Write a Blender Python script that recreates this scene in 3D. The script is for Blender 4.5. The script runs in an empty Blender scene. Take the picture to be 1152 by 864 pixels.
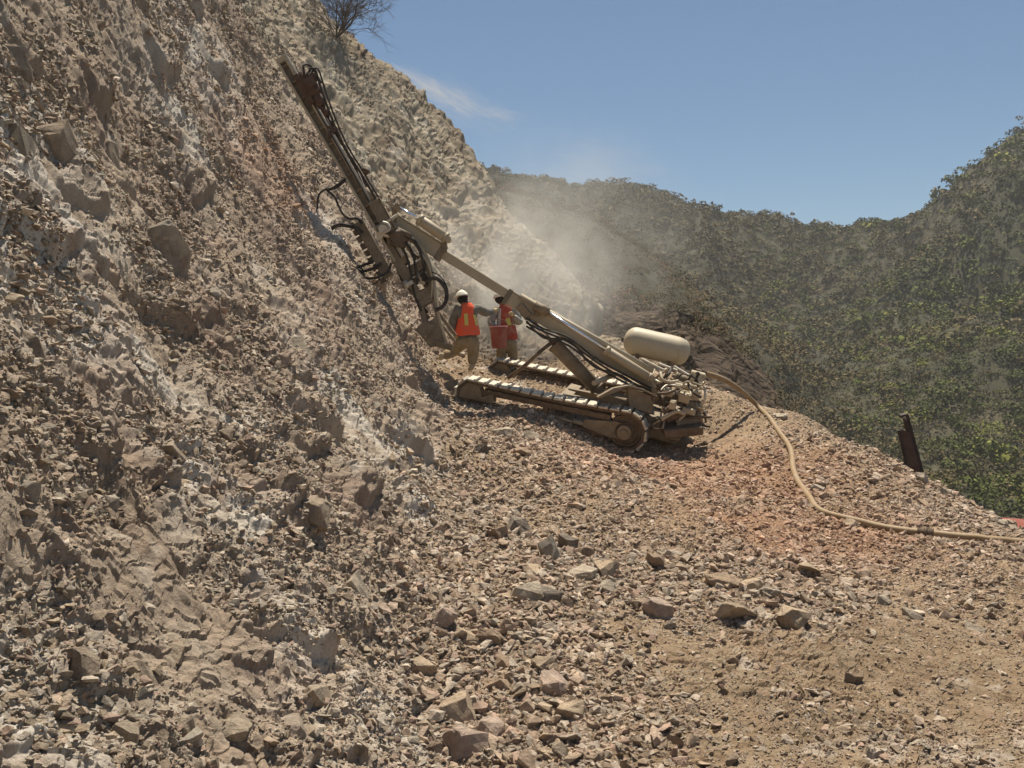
import bpy, bmesh, math, random
import numpy as np
from mathutils import Vector, Matrix
R = math.radians
random.seed(7); rng = np.random.default_rng(11)
C = bpy.context.scene.collection
SC = bpy.context.scene

# ------------------------------------------------------------------ camera
FPX = 998.0
PITCH = math.atan(32.0 / FPX)
cam_d = bpy.data.cameras.new("camera"); cam = bpy.data.objects.new("camera", cam_d); C.objects.link(cam)
cam_d.sensor_width = 36.0; cam_d.lens = 36.0 * FPX / 1152.0
cam_d.clip_start = 0.1; cam_d.clip_end = 6000
cam.location = (0, 0, 0); cam.rotation_euler = (R(90) - PITCH, 0, 0)
SC.camera = cam

# ------------------------------------------------------------------ light
SUN = Vector((0.05, 0.33, 0.93)).normalized()       # direction towards the sun
sun_el = math.asin(SUN.z); sun_az = math.atan2(SUN.x, SUN.y)
w = bpy.data.worlds.new("World"); SC.world = w; w.use_nodes = True
nt = w.node_tree; nt.nodes.clear()
wo = nt.nodes.new('ShaderNodeOutputWorld'); bg = nt.nodes.new('ShaderNodeBackground')
sky = nt.nodes.new('ShaderNodeTexSky'); sky.sky_type = 'NISHITA'; sky.sun_disc = False
sky.sun_elevation = sun_el; sky.sun_rotation = sun_az
sky.altitude = 900; sky.air_density = 1.0; sky.dust_density = 1.0; sky.ozone_density = 1.6
# wispy cloud, in sky directions
tc = nt.nodes.new('ShaderNodeTexCoord')
def vdir(px, py):
    f = Vector((0, math.cos(PITCH), -math.sin(PITCH))); u = Vector((0, math.sin(PITCH), math.cos(PITCH)))
    return (f * FPX + Vector((1, 0, 0)) * (px - 576) + u * (432 - py)).normalized()
def cloud(px0, py0, px1, py1, wid, amt, seed):
    a = vdir(px0, py0); b = vdir(px1, py1); c = (a + b).normalized()
    ax = (b - a).normalized(); up = c.cross(ax).normalized(); L = (b - a).length / 2
    sub = nt.nodes.new('ShaderNodeVectorMath'); sub.operation = 'SUBTRACT'; sub.inputs[1].default_value = c
    nt.links.new(tc.outputs['Generated'], sub.inputs[0])
    def dot(v, s):
        d = nt.nodes.new('ShaderNodeVectorMath'); d.operation = 'DOT_PRODUCT'; d.inputs[1].default_value = v * s
        nt.links.new(sub.outputs[0], d.inputs[0]); return d.outputs['Value']
    comb = nt.nodes.new('ShaderNodeCombineXYZ')
    nt.links.new(dot(ax, 1 / L), comb.inputs[0]); nt.links.new(dot(up, FPX / wid), comb.inputs[1])
    no = nt.nodes.new('ShaderNodeTexNoise'); no.inputs['Scale'].default_value = 2.6; no.inputs['Detail'].default_value = 10
    no.inputs['Roughness'].default_value = .62; no.inputs['Distortion'].default_value = 1.1
    mp = nt.nodes.new('ShaderNodeMapping'); mp.inputs['Location'].default_value = (seed, seed * 2.1, 0)
    mp.inputs['Scale'].default_value = (.9, 1.5, 1); mp.inputs['Rotation'].default_value = (0, 0, .25)
    nt.links.new(comb.outputs[0], mp.inputs[0]); nt.links.new(mp.outputs[0], no.inputs['Vector'])
    ln = nt.nodes.new('ShaderNodeVectorMath'); ln.operation = 'LENGTH'; nt.links.new(comb.outputs[0], ln.inputs[0])
    fall = nt.nodes.new('ShaderNodeMapRange'); fall.interpolation_type = 'SMOOTHSTEP'
    fall.inputs['From Min'].default_value = 1.25; fall.inputs['From Max'].default_value = .1
    fall.inputs['To Min'].default_value = 0; fall.inputs['To Max'].default_value = .46
    nt.links.new(ln.outputs['Value'], fall.inputs['Value'])
    ad = nt.nodes.new('ShaderNodeMath'); ad.operation = 'ADD'; nt.links.new(fall.outputs[0], ad.inputs[0]); nt.links.new(no.outputs[0], ad.inputs[1])
    mr = nt.nodes.new('ShaderNodeMapRange'); mr.inputs['From Min'].default_value = .68; mr.inputs['From Max'].default_value = 1.15
    mr.inputs['To Max'].default_value = amt; nt.links.new(ad.outputs[0], mr.inputs['Value'])
    return mr.outputs[0]
tn = nt.nodes.new('ShaderNodeMixRGB'); tn.blend_type = 'MULTIPLY'; tn.inputs[0].default_value = 1; tn.inputs[2].default_value = (.73, .98, 1.07, 1)
nt.links.new(sky.outputs[0], tn.inputs[1]); col = tn.outputs[0]
for args in ((415, 62, 560, 138, 17, .9, 3.1), (520, 120, 600, 134, 11, .45, 8.3), (430, 85, 600, 150, 34, .28, 6.6), (600, 170, 790, 205, 40, .22, 5.5)):
    m = nt.nodes.new('ShaderNodeMixRGB'); nt.links.new(cloud(*args), m.inputs[0]); nt.links.new(col, m.inputs[1])
    m.inputs[2].default_value = (6.2, 6.3, 6.5, 1); col = m.outputs[0]
nt.links.new(col, bg.inputs[0]); bg.inputs[1].default_value = 0.046
nt.links.new(bg.outputs[0], wo.inputs[0])
sd = bpy.data.lights.new("sun", 'SUN'); so = bpy.data.objects.new("sun", sd); C.objects.link(so)
sd.energy = 4.9; sd.angle = R(.53); sd.color = (1, .925, .79)
so.rotation_euler = SUN.to_track_quat('Z', 'Y').to_euler()
SC.view_settings.view_transform = 'Standard'; SC.view_settings.look = 'None'
SC.view_settings.exposure = 0.70; SC.view_settings.gamma = 1.0; SC.view_settings.use_curve_mapping = False
SC.cycles.max_bounces = 5; SC.cycles.diffuse_bounces = 2; SC.cycles.glossy_bounces = 2
SC.cycles.volume_bounces = 1; SC.cycles.volume_step_rate = 1.0; SC.cycles.volume_max_steps = 96

# ------------------------------------------------------------------ helpers
def P(px, py, D):
    v = vdir(px, py); return v * (D / v.y)
def proj(p):
    f = Vector((0, math.cos(PITCH), -math.sin(PITCH))); u = Vector((0, math.sin(PITCH), math.cos(PITCH)))
    d = p.dot(f); return 576 + FPX * p.x / d, 432 - FPX * p.dot(u) / d

def hsh(ix, iy, s):
    n = (ix.astype(np.int64) * 374761393 + iy.astype(np.int64) * 668265263 + s * 1442695041) & 0xffffffff
    n = ((n ^ (n >> 13)) * 1274126177) & 0xffffffff
    n = ((n ^ (n >> 15)) * 2246822519) & 0xffffffff
    return ((n ^ (n >> 16)) & 0xffffff).astype(np.float64) / 16777215.0
def pn(x, y, s=0):
    ix = np.floor(x); iy = np.floor(y); fx = x - ix; fy = y - iy
    u = fx * fx * fx * (fx * (fx * 6 - 15) + 10); v = fy * fy * fy * (fy * (fy * 6 - 15) + 10)
    def g(dx, dy):
        a = hsh(ix + dx, iy + dy, s) * 6.2831853
        return np.cos(a) * (fx - dx) + np.sin(a) * (fy - dy)
    a = g(0, 0) * (1 - u) + g(1, 0) * u; b = g(0, 1) * (1 - u) + g(1, 1) * u
    return (a * (1 - v) + b * v) * 1.5
def fbm(x, y, s=0, o=4, r=.5):
    t = 0; a = 1
    for k in range(o):
        t = t + a * pn(x * 2 ** k + 17.3 * k, y * 2 ** k - 9.1 * k, s + k); a *= r
    return t
def sst(a, b, x):
    t = np.clip((x - a) / (b - a), 0, 1); return t * t * (3 - 2 * t)
def chips(x, y, cell, s, bias=0.0, tilt=.5):
    """height of broken, faceted cells; bias tilts every facet up towards +x. returns height (in units of cell) and a cell id value"""
    X = x / cell; Y = y / cell
    ix = np.floor(X); iy = np.floor(Y)
    best = np.full(X.shape, 1e9); val = np.zeros(X.shape); cid = np.zeros(X.shape)
    for dx in (-1, 0, 1):
        for dy in (-1, 0, 1):
            cx = ix + dx; cy = iy + dy
            qx = cx + .08 + .84 * hsh(cx, cy, s); qy = cy + .08 + .84 * hsh(cx, cy, s + 1)
            ex = X - qx; ey = Y - qy
            d = np.abs(ex) ** 1.4 + np.abs(ey) ** 1.4
            h = hsh(cx, cy, s + 2)
            v = h + (ex * (bias + (hsh(cx, cy, s + 3) - .5) * 2 * tilt) + ey * (hsh(cx, cy, s + 4) - .5) * 2 * tilt)
            m = d < best
            best = np.where(m, d, best); val = np.where(m, v, val); cid = np.where(m, hsh(cx, cy, s + 5), cid)
    return val, cid
class TPS:
    def __init__(s, X, v, reg=0.0):
        s.X = np.array(X, float); n = len(s.X); v = np.array(v, float)
        A = np.zeros((n + 3, n + 3)); A[:n, :n] = s.k(s.X, s.X) + reg * np.eye(n)
        A[:n, n] = 1; A[:n, n + 1:] = s.X; A[n, :n] = 1; A[n + 1:, :n] = s.X.T
        s.w = np.linalg.solve(A, np.concatenate([v, [0, 0, 0]]))
    def k(s, a, b):
        d2 = ((a[:, None, :] - b[None]) ** 2).sum(-1) + 1e-12; return .5 * d2 * np.log(d2)
    def __call__(s, x, y):
        sh = x.shape; Q = np.stack([x.ravel(), y.ravel()], 1); out = np.zeros(len(Q)); n = len(s.X)
        for i in range(0, len(Q), 100000):
            q = Q[i:i + 100000]; out[i:i + 100000] = s.k(q, s.X) @ s.w[:n] + s.w[n] + q @ s.w[n + 1:]
        return out.reshape(sh)

def np_mesh(name, V, F, mats, attrs=None, smooth=False, fmat=None, colattr=None):
    """V (n,3); F (m,k) all same k, or None"""
    me = bpy.data.meshes.new(name); n = len(V); m, k = F.shape
    me.vertices.add(n); me.vertices.foreach_set('co', np.ascontiguousarray(V, np.float32).ravel())
    me.loops.add(m * k); me.loops.foreach_set('vertex_index', np.ascontiguousarray(F, np.int32).ravel())
    me.polygons.add(m); me.polygons.foreach_set('loop_start', (np.arange(m) * k).astype(np.int32))
    me.update(calc_edges=True)
    me.polygons.foreach_set('use_smooth', np.full(m, smooth))
    for mt in mats: me.materials.append(mt)
    if fmat is not None: me.polygons.foreach_set('material_index', fmat.astype(np.int32))
    for a, v in (attrs or {}).items():
        at = me.attributes.new(a, 'FLOAT', 'POINT'); at.data.foreach_set('value', np.ascontiguousarray(v, np.float32).ravel())
    if colattr is not None:
        at = me.attributes.new('tint', 'FLOAT_COLOR', 'POINT')
        at.data.foreach_set('color', np.ascontiguousarray(np.concatenate([colattr, np.ones((len(colattr), 1))], 1), np.float32).ravel())
    o = bpy.data.objects.new(name, me); C.objects.link(o); return o

def nodemat(name):
    m = bpy.data.materials.new(name); m.use_nodes = True; n = m.node_tree
    b = n.nodes['Principled BSDF']; b.inputs['Specular IOR Level'].default_value = .25
    return m, n, b
def N(n, t, **kw):
    x = n.nodes.new(t)
    for k, v in kw.items():
        if k in x.inputs: x.inputs[k].default_value = v
        else: setattr(x, k, v)
    return x
def ramp(n, fac, stops):
    r = n.nodes.new('ShaderNodeValToRGB'); e = r.color_ramp.elements
    while len(e) < len(stops): e.new(.5)
    for i, (p, c) in enumerate(stops):
        e[i].position = p; e[i].color = (*c, 1)
    if fac is not None: n.links.new(fac, r.inputs[0])
    return r.outputs[0]
def mix(n, fac, a, b, mode='MIX'):
    m = n.nodes.new('ShaderNodeMixRGB'); m.blend_type = mode
    for i, v in enumerate((fac, a, b)):
        if isinstance(v, (int, float)): m.inputs[i].default_value = v
        elif isinstance(v, tuple): m.inputs[i].default_value = (*v, 1)
        else: n.links.new(v, m.inputs[i])
    return m.outputs[0]

# ------------------------------------------------------------------ materials
def rock_material(name, ground=False, stone=False, far=False):
    m, n, b = nodemat(name); L = n.links
    geo = n.nodes.new('ShaderNodeNewGeometry')
    pos = geo.outputs['Position']
    if stone:
        tcn = n.nodes.new('ShaderNodeTexCoord')
    n1 = N(n, 'ShaderNodeTexNoise', Scale=.55, Detail=8, Roughness=.6); L.new(pos, n1.inputs['Vector'])
    n2 = N(n, 'ShaderNodeTexNoise', Scale=6.0, Detail=8, Roughness=.7); L.new(pos, n2.inputs['Vector'])
    n3 = N(n, 'ShaderNodeTexNoise', Scale=45.0, Detail=6, Roughness=.75); L.new(pos, n3.inputs['Vector'])
    if ground:
        base = ramp(n, n1.outputs[0], [(.3, (.22, .17, .115)), (.5, (.285, .222, .152)), (.68, (.35, .28, .2))])
    elif far:
        base = ramp(n, n1.outputs[0], [(.3, (.24, .20, .15)), (.5, (.335, .288, .222)), (.68, (.45, .395, .31))])
    else:
        base = ramp(n, n1.outputs[0], [(.3, (.235, .18, .142)), (.5, (.33, .262, .208)), (.68, (.44, .365, .298))])
    fine = ramp(n, n2.outputs[0], [(.3, (.72, .70, .68)), (.5, (1, 1, 1)), (.7, (1.15, 1.14, 1.12))])
    c = mix(n, 1.0, base, fine, 'MULTIPLY')
    grit = ramp(n, n3.outputs[0], [(.34, (.7, .68, .66)), (.52, (1, 1, 1)), (.7, (1.22, 1.2, 1.17))])
    c = mix(n, .8, c, grit, 'MULTIPLY')
    if stone:
        at = N(n, 'ShaderNodeAttribute', attribute_name='tint')
        c = mix(n, 1.0, mix(n, 1.0, fine, mix(n, .6, (1, 1, 1), grit, 'MULTIPLY'), 'MULTIPLY'), at.outputs['Color'], 'MULTIPLY')
        ob = N(n, 'ShaderNodeTexNoise', Scale=9.0, Detail=3); L.new(pos, ob.inputs['Vector'])
        c = mix(n, .5, c, ramp(n, ob.outputs[0], [(.35, (.72, .68, .64)), (.5, (1, 1, 1)), (.62, (1.35, 1.3, 1.22))]), 'MULTIPLY')
    else:
        cid = N(n, 'ShaderNodeAttribute', attribute_name='chip_tone')
        tone = ramp(n, cid.outputs['Fac'], [(0, (.72, .62, .56)), (.3, (.95, .88, .82)), (.6, (1.05, 1.02, .98)), (.85, (1.0, 1.03, 1.05)), (1, (1.32, 1.26, 1.2))])
        c = mix(n, .85, c, tone, 'MULTIPLY')
        pa = N(n, 'ShaderNodeAttribute', attribute_name='pale')
        c = mix(n, pa.outputs['Fac'], c, mix(n, .75, (.60, .55, .48), grit, 'MULTIPLY'))
        rd = N(n, 'ShaderNodeAttribute', attribute_name='redness')
        c = mix(n, rd.outputs['Fac'], c, mix(n, 1.0, c, (1.1, .88, .8), 'MULTIPLY'))
        gy = N(n, 'ShaderNodeAttribute', attribute_name='greyness')
        c = mix(n, gy.outputs['Fac'], c, mix(n, 1.0, c, (.97, .96, .95), 'MULTIPLY'))
        du = N(n, 'ShaderNodeAttribute', attribute_name='soil')
        c = mix(n, du.outputs['Fac'], c, mix(n, .6, (.37, .30, .22), grit, 'MULTIPLY'))
    L.new(c, b.inputs['Base Color']); b.inputs['Roughness'].default_value = .93
    b.inputs['Specular IOR Level'].default_value = .12
    bu = N(n, 'ShaderNodeBump', Strength=.95, Distance=.03 if stone else .022); mm = N(n, 'ShaderNodeMath', operation='ADD')
    L.new(n2.outputs[0], mm.inputs[0]); L.new(n3.outputs[0], mm.inputs[1]); L.new(mm.outputs[0], bu.inputs['Height'])
    L.new(bu.outputs[0], b.inputs['Normal'])
    return m
M_slope = rock_material('broken_rock'); M_ground = rock_material('gravelly_earth', ground=True)
M_crag = rock_material('grey_crag', far=True); M_stone = rock_material('loose_stone', stone=True)

# ------------------------------------------------------------------ near terrain: one sheet in a tilted frame
TH = R(25); EU = np.array([math.cos(TH), 0, -math.sin(TH)]); EN = np.array([math.sin(TH), 0, math.cos(TH)])
def un(p): return p[0] * EU[0] + p[2] * EU[2], p[0] * EN[0] + p[2] * EN[2]
ctl = []
def cp(px, py, D): ctl.append(tuple(P(px, py, D)))
def cw(x, y, z): ctl.append((x, y, z))
ground_pts = [(515,447,16.6),(600,462,16.3),(715,509,15.9),(790,508,15.7),(600,422,18.3),(560,412,18.8),(680,436,18),(540,520,12.4),
 (650,520,12.9),(780,540,12.8),(600,580,10.5),(750,580,10.8),(600,650,8.6),(800,650,8.9),(1000,650,9.2),(1152,650,9.0),(600,750,6.9),
 (850,750,7.0),(1152,750,7.0),(600,864,5.6),(850,864,5.6),(1152,864,5.6),(890,512,14.7),(905,562,12.2),(1000,600,10.9),(1152,615,10.2),
 (850,470,17.0)]
crease = [(490,864,5.6),(478,760,6.7),(488,650,8.4),(515,540,11.8),(505,470,15.2),(492,415,17.4),(545,402,19.6)]
crest = [(800,436,18.4),(850,460,17.8),(905,470,17.6),(1000,520,15.2),(1060,550,13.8),(1152,595,12.2),(745,418,20.5),(700,400,22)]
slope_pts = [(0,864,3.3),(0,432,4.8),(0,0,8.5),(150,0,12.3),(250,0,17.5),(150,432,6.6),(300,432,9.2),(400,432,11.6),(150,200,10),
 (300,200,14.8),(300,100,18.5),(420,330,15.6),(400,200,19.3),(300,700,5.2),(400,600,7.3),(150,650,4.6),(400,780,5.5),(350,60,24),
 (470,300,20.5),(430,120,25),(500,200,25.5),(540,300,22.6),(600,330,24),(640,345,25),(600,385,21.5),(650,392,22.5),(0,200,6.4)]
sky_pts = [(345,-8,29),(400,52,29),(445,88,28.5),(482,122,28.5),(520,165,28),(545,203,27.5),(580,245,27),(625,287,26.5),(652,320,26.5),(680,368,26)]
for t in ground_pts + crease + crest + slope_pts + sky_pts: cp(*t)
for q in ((0, .3, -1.75), (0, -4, -1.8), (3, 0, -1.85), (3.5, 3, -2.3), (-2.6, 0, 0.1), (-4.5, 0, 2.2), (0.2, 3, -2.55), (-1.2, 3.2, -2.1), (6, 0, -2.6), (7.5, 8, -3.2), (-9, 4, 6.5), (-6,-4,3.5)): cw(*q)
uy = [(un(p)[0], p[1]) for p in ctl]; nv = [un(p)[1] for p in ctl]
def below(px, py, D, dD, drop):
    p = P(px, py, D); u, n = un(p); D2 = D + dD
    uy.append((u * D2 / D, D2)); nv.append(n * D2 / D - drop)
for (px, py, D) in crest: below(px, py, D, 3.5, 2.6)
for (px, py, D) in crest[:-2]: below(px, py, D, 9, 9)
for (px, py, D) in sky_pts: below(px, py, D, 4, 1.6); below(px, py, D, 10, 6)
tps = TPS(uy, nv, reg=.02)
cr = np.array([(P(*c)[1], un(P(*c))[0]) for c in crease]); cr = cr[np.argsort(cr[:, 0])]
def ucrease(y): return np.interp(y, cr[:, 0], cr[:, 1])

NT, NY = 1620, 1250
tA, tB, yA, yB = -.98, 1.0, 2.0, 42.0
tt = np.linspace(tA, tB, NT); ly = np.linspace(math.log(yA), math.log(yB), NY)
# coarse evaluation of the smooth base, then linear refinement
tc_ = np.linspace(tA, tB, 200); lc_ = np.linspace(math.log(yA), math.log(yB), 160)
TC, LC = np.meshgrid(tc_, lc_); base_c = tps(TC * np.exp(LC), np.exp(LC))
def bil(G, fi, fj):
    i = np.clip(np.floor(fi).astype(int), 0, G.shape[0] - 2); j = np.clip(np.floor(fj).astype(int), 0, G.shape[1] - 2)
    a = fi - i; b = fj - j
    return G[i, j] * (1 - a) * (1 - b) + G[i + 1, j] * a * (1 - b) + G[i, j + 1] * (1 - a) * b + G[i + 1, j + 1] * a * b
def cub(G, fi, fj):
    def wts(t): return (-.5*t+t*t-.5*t**3, 1-2.5*t*t+1.5*t**3, .5*t+2*t*t-1.5*t**3, -.5*t*t+.5*t**3)
    i = np.clip(np.floor(fi).astype(int), 1, G.shape[0] - 3); j = np.clip(np.floor(fj).astype(int), 1, G.shape[1] - 3)
    wa = wts(fi - i); wb = wts(fj - j); out = 0
    for p in range(4):
        for q in range(4): out = out + wa[p] * wb[q] * G[i + p - 1, j + q - 1]
    return out
T, LY = np.meshgrid(tt, ly); Y = np.exp(LY); U = T * Y
base = cub(base_c, (LY - lc_[0]) / (lc_[1] - lc_[0]), (T - tc_[0]) / (tc_[1] - tc_[0]))

def relief(U, Y, base):
    """displacement along EN plus surface attributes"""
    wu = U + .06 * pn(U * 1.7, Y * 1.7, 91) + .012 * pn(U * 9, Y * 9, 92); wy = Y + .06 * pn(U * 1.7, Y * 1.7, 93) + .012 * pn(U * 9, Y * 9, 94)
    sl = sst(-.15, .75, ucrease(Y) - U + .25 * pn(U * .8, Y * .8, 5))        # 1 on the slope
    far = sst(17.5, 22, Y + 1.0 * pn(U * .4, Y * .4, 6)) * sst(-.8, .3, ucrease(Y) - U + np.clip((Y - 17.3) * 1.4, 0, 5.5))
    # world z, to keep the far nose as rock whatever side of the crease
    patch = sst(-.25, .35, pn(U * .55, Y * .55, 21) + .4 * pn(U * 1.9, Y * 1.9, 22))   # chunky vs. dusty
    soil = 1 - patch
    a, ca = chips(wu * .75, wy, 1.05, 101, .55, .35)
    b, cb = chips(wu * .65, wy, .42, 111, .6, .5)
    c, cc = chips(wu * .65, wy, .17, 121, .55, .6)
    d, cd = chips(wu * .8, wy, .075, 131, .45, .6)
    big = fbm(U * .35, Y * .5, 31, 3) * .18 + fbm(U * 1.1, Y * 1.4, 41, 5, .6) * .09
    rock = sst(-.1, .5, pn(U * .9 + 3, Y * .7, 51) + .5 * pn(U * 2.6, Y * 2.6, 52))
    hs = big + (a - .7) * .09 * (.25 + .75 * rock) + (b - .6) * .07 * (.15 + .85 * rock) + (c - .6) * .065 * (.4 + .6 * patch) + (d - .5) * .04 * (.55 + .45 * patch)
    # blocks breaking out of the face
    blk, cbk = chips(wu * .9 + 5.5, wy + 2.2, .62, 141, .9, .4)
    bm_ = (hsh(np.floor(cbk * 997), np.floor(cbk * 131), 3) > .70)
    hs = hs + np.where(bm_, np.clip(blk - .35, 0, 1.2) * .19, 0)
    # ground
    g1, cg1 = chips(wu, wy, .13, 151, .1, .5); g2, cg2 = chips(wu, wy, .055, 161, .1, .6)
    gp = sst(-.3, .4, pn(U * .8, Y * .8, 61) + .5 * pn(U * 2.5, Y * 2.5, 62))
    hg = fbm(U * .5, Y * .5, 71, 4) * .10 + (g1 - .5) * .045 * (.25 + .75 * gp) + (g2 - .5) * .026 * (.5 + .5 * gp)
    # far crag
    wu2 = U + .5 * pn(U * .5, Y * .5, 95); wy2 = Y + .5 * pn(U * .5, Y * .5, 96)
    f1, cf1 = chips(wu2 * .8, wy2, 2.6, 171, .35, .4); f2, cf2 = chips(wu2, wy2, 1.0, 181, .45, .5); f3, cf3 = chips(wu * .6, wy, .38, 191, .55, .7); f4, cf4 = chips(wu * .7, wy, .16, 193, .5, .7)
    hf = (f1 - .5) * .16 + (f2 - .5) * .10 + (f3 - .5) * .13 + (f4 - .5) * .09 + fbm(U * .4, Y * .4, 81, 5, .6) * .22
    near = hg * (1 - sl) + hs * sl
    h = near * (1 - far) + hf * far
    tone = (cb * .35 + cc * .4 + cd * .25) * sl + (cg1 * .5 + cg2 * .5) * (1 - sl)
    tone = tone * (1 - far) + (cf2 * .3 + cf3 * .4 + cf4 * .3) * far
    return h, dict(tone=tone, sl=sl, far=far, soil=soil, gp=gp, rock=rock)
disp, AT = relief(U, Y, base)
def _blur(G):
    H = G.copy(); H[1:-1] = .25 * G[:-2] + .5 * G[1:-1] + .25 * G[2:]; K = H.copy(); K[:, 1:-1] = .25 * H[:, :-2] + .5 * H[:, 1:-1] + .25 * H[:, 2:]; return K
# soften only the tall steps between cells, where single grid rows would alias into combs
_j = np.zeros_like(disp)
_g = np.abs(np.diff(disp, axis=0)); _j[:-1] = np.maximum(_j[:-1], _g); _j[1:] = np.maximum(_j[1:], _g)
_g = np.abs(np.diff(disp, axis=1)); _j[:, :-1] = np.maximum(_j[:, :-1], _g); _j[:, 1:] = np.maximum(_j[:, 1:], _g)
_m = np.clip(_blur(_blur((_j > .03 + .003 * Y).astype(float))) * 2.2, 0, 1)
disp = disp * (1 - _m) + _blur(_blur(disp)) * _m
Nh = base + disp

def world(U, Y, Nn):
    return np.stack([U * EU[0] + Nn * EN[0], Y, U * EU[2] + Nn * EN[2]], -1)
W = world(U, Y, Nh)
def surf_n(u, y):
    fi = (np.log(np.maximum(y, yA)) - ly[0]) / (ly[1] - ly[0]); fj = (u / y - tA) / (tt[1] - tt[0])
    fi = np.clip(fi, 0, NY - 1.001); fj = np.clip(fj, 0, NT - 1.001)
    return bil(Nh, fi, fj)
def surf_pt(u, y):
    return Vector(world(np.array(u), np.array(y), surf_n(np.array([u]), np.array([y]))[0]))
def surf_normal(u, y, e=.15):
    a = surf_pt(u + e, y) - surf_pt(u - e, y); b = surf_pt(u, y + e) - surf_pt(u, y - e)
    return a.cross(b).normalized() if a.cross(b).z > 0 or True else None
def hit(px, py, Dmin=2.4, Dmax=38):
    Ds = np.exp(np.linspace(math.log(Dmin), math.log(Dmax), 1500)); v = vdir(px, py); v = v / v.y
    u = (v.x * EU[0] + v.z * EU[2]) * Ds; n = (v.x * EN[0] + v.z * EN[2]) * Ds
    s = surf_n(u, Ds); k = np.argmax(n < s)
    if not (n < s).any(): return None
    return Vector(v) * Ds[k]
def drop(x, y):
    """ground height under world (x, y)"""
    z = np.linspace(12, -8, 2000); u = x * EU[0] + z * EU[2]; n = x * EN[0] + z * EN[2]
    s = surf_n(u, np.full_like(u, y)); k = np.argmax(n < s); return float(z[k])

def gauss(px, py, r):
    p = hit(px, py)
    if p is None: return 0
    return np.exp(-(((W - np.array(p)) ** 2).sum(-1)) / (2 * r * r))
wob = .6 + .9 * pn(U * 3, Y * 3, 301) + .5 * pn(U * 9, Y * 9, 302)
pale = np.zeros_like(U)
for (px, py, r) in ((40,312,.45),(70,330,.3),(240,540,.28),(265,590,.32),(290,600,.2),(405,480,.4),(385,440,.3),(10,165,.7),(360,250,.6),(445,500,.35),(205,130,.5),(290,480,.3),(60,150,.4),(430,815,.3),(15,780,.4),(470,560,.3),(350,700,.25),(230,60,.8),(180,420,.3)):
    pale = np.maximum(pale, gauss(px, py, r) * wob)
pale = np.clip(pale * 1.35 + .45 * sst(.45, .9, pn(U * 1.3, Y * 1.3, 303) + .5 * pn(U * 6, Y * 6, 304)), 0, .9) 
red = np.zeros_like(U)
for (px, py, r) in ((800,530,1.5),(720,520,.9),(310,190,.8),(900,600,1.0)):
    red = np.maximum(red, gauss(px, py, r))
red = np.clip(red * (.9 + .6 * pn(U * 1.5, Y * 1.5, 305)) + .15 * (1 - AT['sl']) * (1 - AT['far']), 0, .85)
grey = np.clip(AT['far'] * .7 + sst(.1, .6, pn(U * .5 + 7, Y * .5, 306)) * .7 + .6 * sst(2.5, 5.5, W[..., 2]) , 0, 1)
soil = np.clip(AT['soil'] * AT['sl'] * .4 * (1 - AT['far']), 0, 1)
attrs = dict(chip_tone=AT['tone'], pale=pale, redness=red, greyness=grey, soil=soil)

idx = np.arange(NT * NY).reshape(NY, NT)
F = np.stack([idx[:-1, :-1], idx[:-1, 1:], idx[1:, 1:], idx[1:, :-1]], -1)
cls = np.where(AT['far'] > .5, 2, np.where(AT['sl'] > .5, 1, 0))[:-1, :-1]
def emit(name, mask, mat, label=None):
    f = F[mask]; used, inv = np.unique(f, return_inverse=True); f = inv.reshape(f.shape)
    o = np_mesh(name, W.reshape(-1, 3)[used], f, [mat], {k: v.ravel()[used] for k, v in attrs.items()}, smooth=False)
    o['kind'] = 'structure'; return o
emit('ground', cls == 0, M_ground); emit('rock_slope', cls == 1, M_slope); emit('rock_outcrop', cls == 2, M_crag)
# behind and under the camera: same sheet, coarser
ub = np.linspace(-9, 9, 220); yb = np.linspace(-8, 2.0, 130); UB, YB = np.meshgrid(ub, yb)
nb = tps(UB, YB); db, AB = relief(UB, YB, nb); nb = nb + db * sst(2.6, 1.2, YB) - .06 * sst(1.0, 1.8, YB)
WB = world(UB, YB, nb); ib = np.arange(UB.size).reshape(UB.shape)
FB = np.stack([ib[:-1, :-1], ib[:-1, 1:], ib[1:, 1:], ib[1:, :-1]], -1).reshape(-1, 4)
z0 = np.zeros(UB.size)
o = np_mesh('ground', WB.reshape(-1, 3), FB, [M_ground], dict(chip_tone=AB['tone'].ravel(), pale=z0, redness=z0, greyness=z0, soil=z0)); o['kind'] = 'structure'

# ------------------------------------------------------------------ loose stones
def hull_rock(seed, n=13, sq=(1, .8, .65)):
    r = random.Random(seed); bm = bmesh.new()
    for k in range(n):
        v = Vector((r.gauss(0, 1), r.gauss(0, 1), r.gauss(0, 1))).normalized() * r.uniform(.82, 1.05)
        v = Vector((max(-.72, min(.72, v.x)) * sq[0], max(-.74, min(.74, v.y)) * sq[1], max(-.7, min(.7, v.z)) * sq[2]))
        bm.verts.new(v)
    h = bmesh.ops.convex_hull(bm, input=bm.verts)
    bmesh.ops.delete(bm, geom=[e for e in h['geom_interior'] if isinstance(e, bmesh.types.BMVert)], context='VERTS')
    bmesh.ops.triangulate(bm, faces=bm.faces)
    bm.verts.ensure_lookup_table()
    V = np.array([v.co[:] for v in bm.verts]); Fc = np.array([[v.index for v in f.verts] for f in bm.faces])
    bm.verts.index_update(); Fc = np.array([[v.index for v in f.verts] for f in bm.faces]); V = np.array([v.co[:] for v in bm.verts])
    bm.free(); return V, Fc
protos = [hull_rock(i, 9 + i % 5, (1, .55 + .1 * (i % 5), .35 + .09 * (i % 4))) for i in range(16)]
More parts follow.
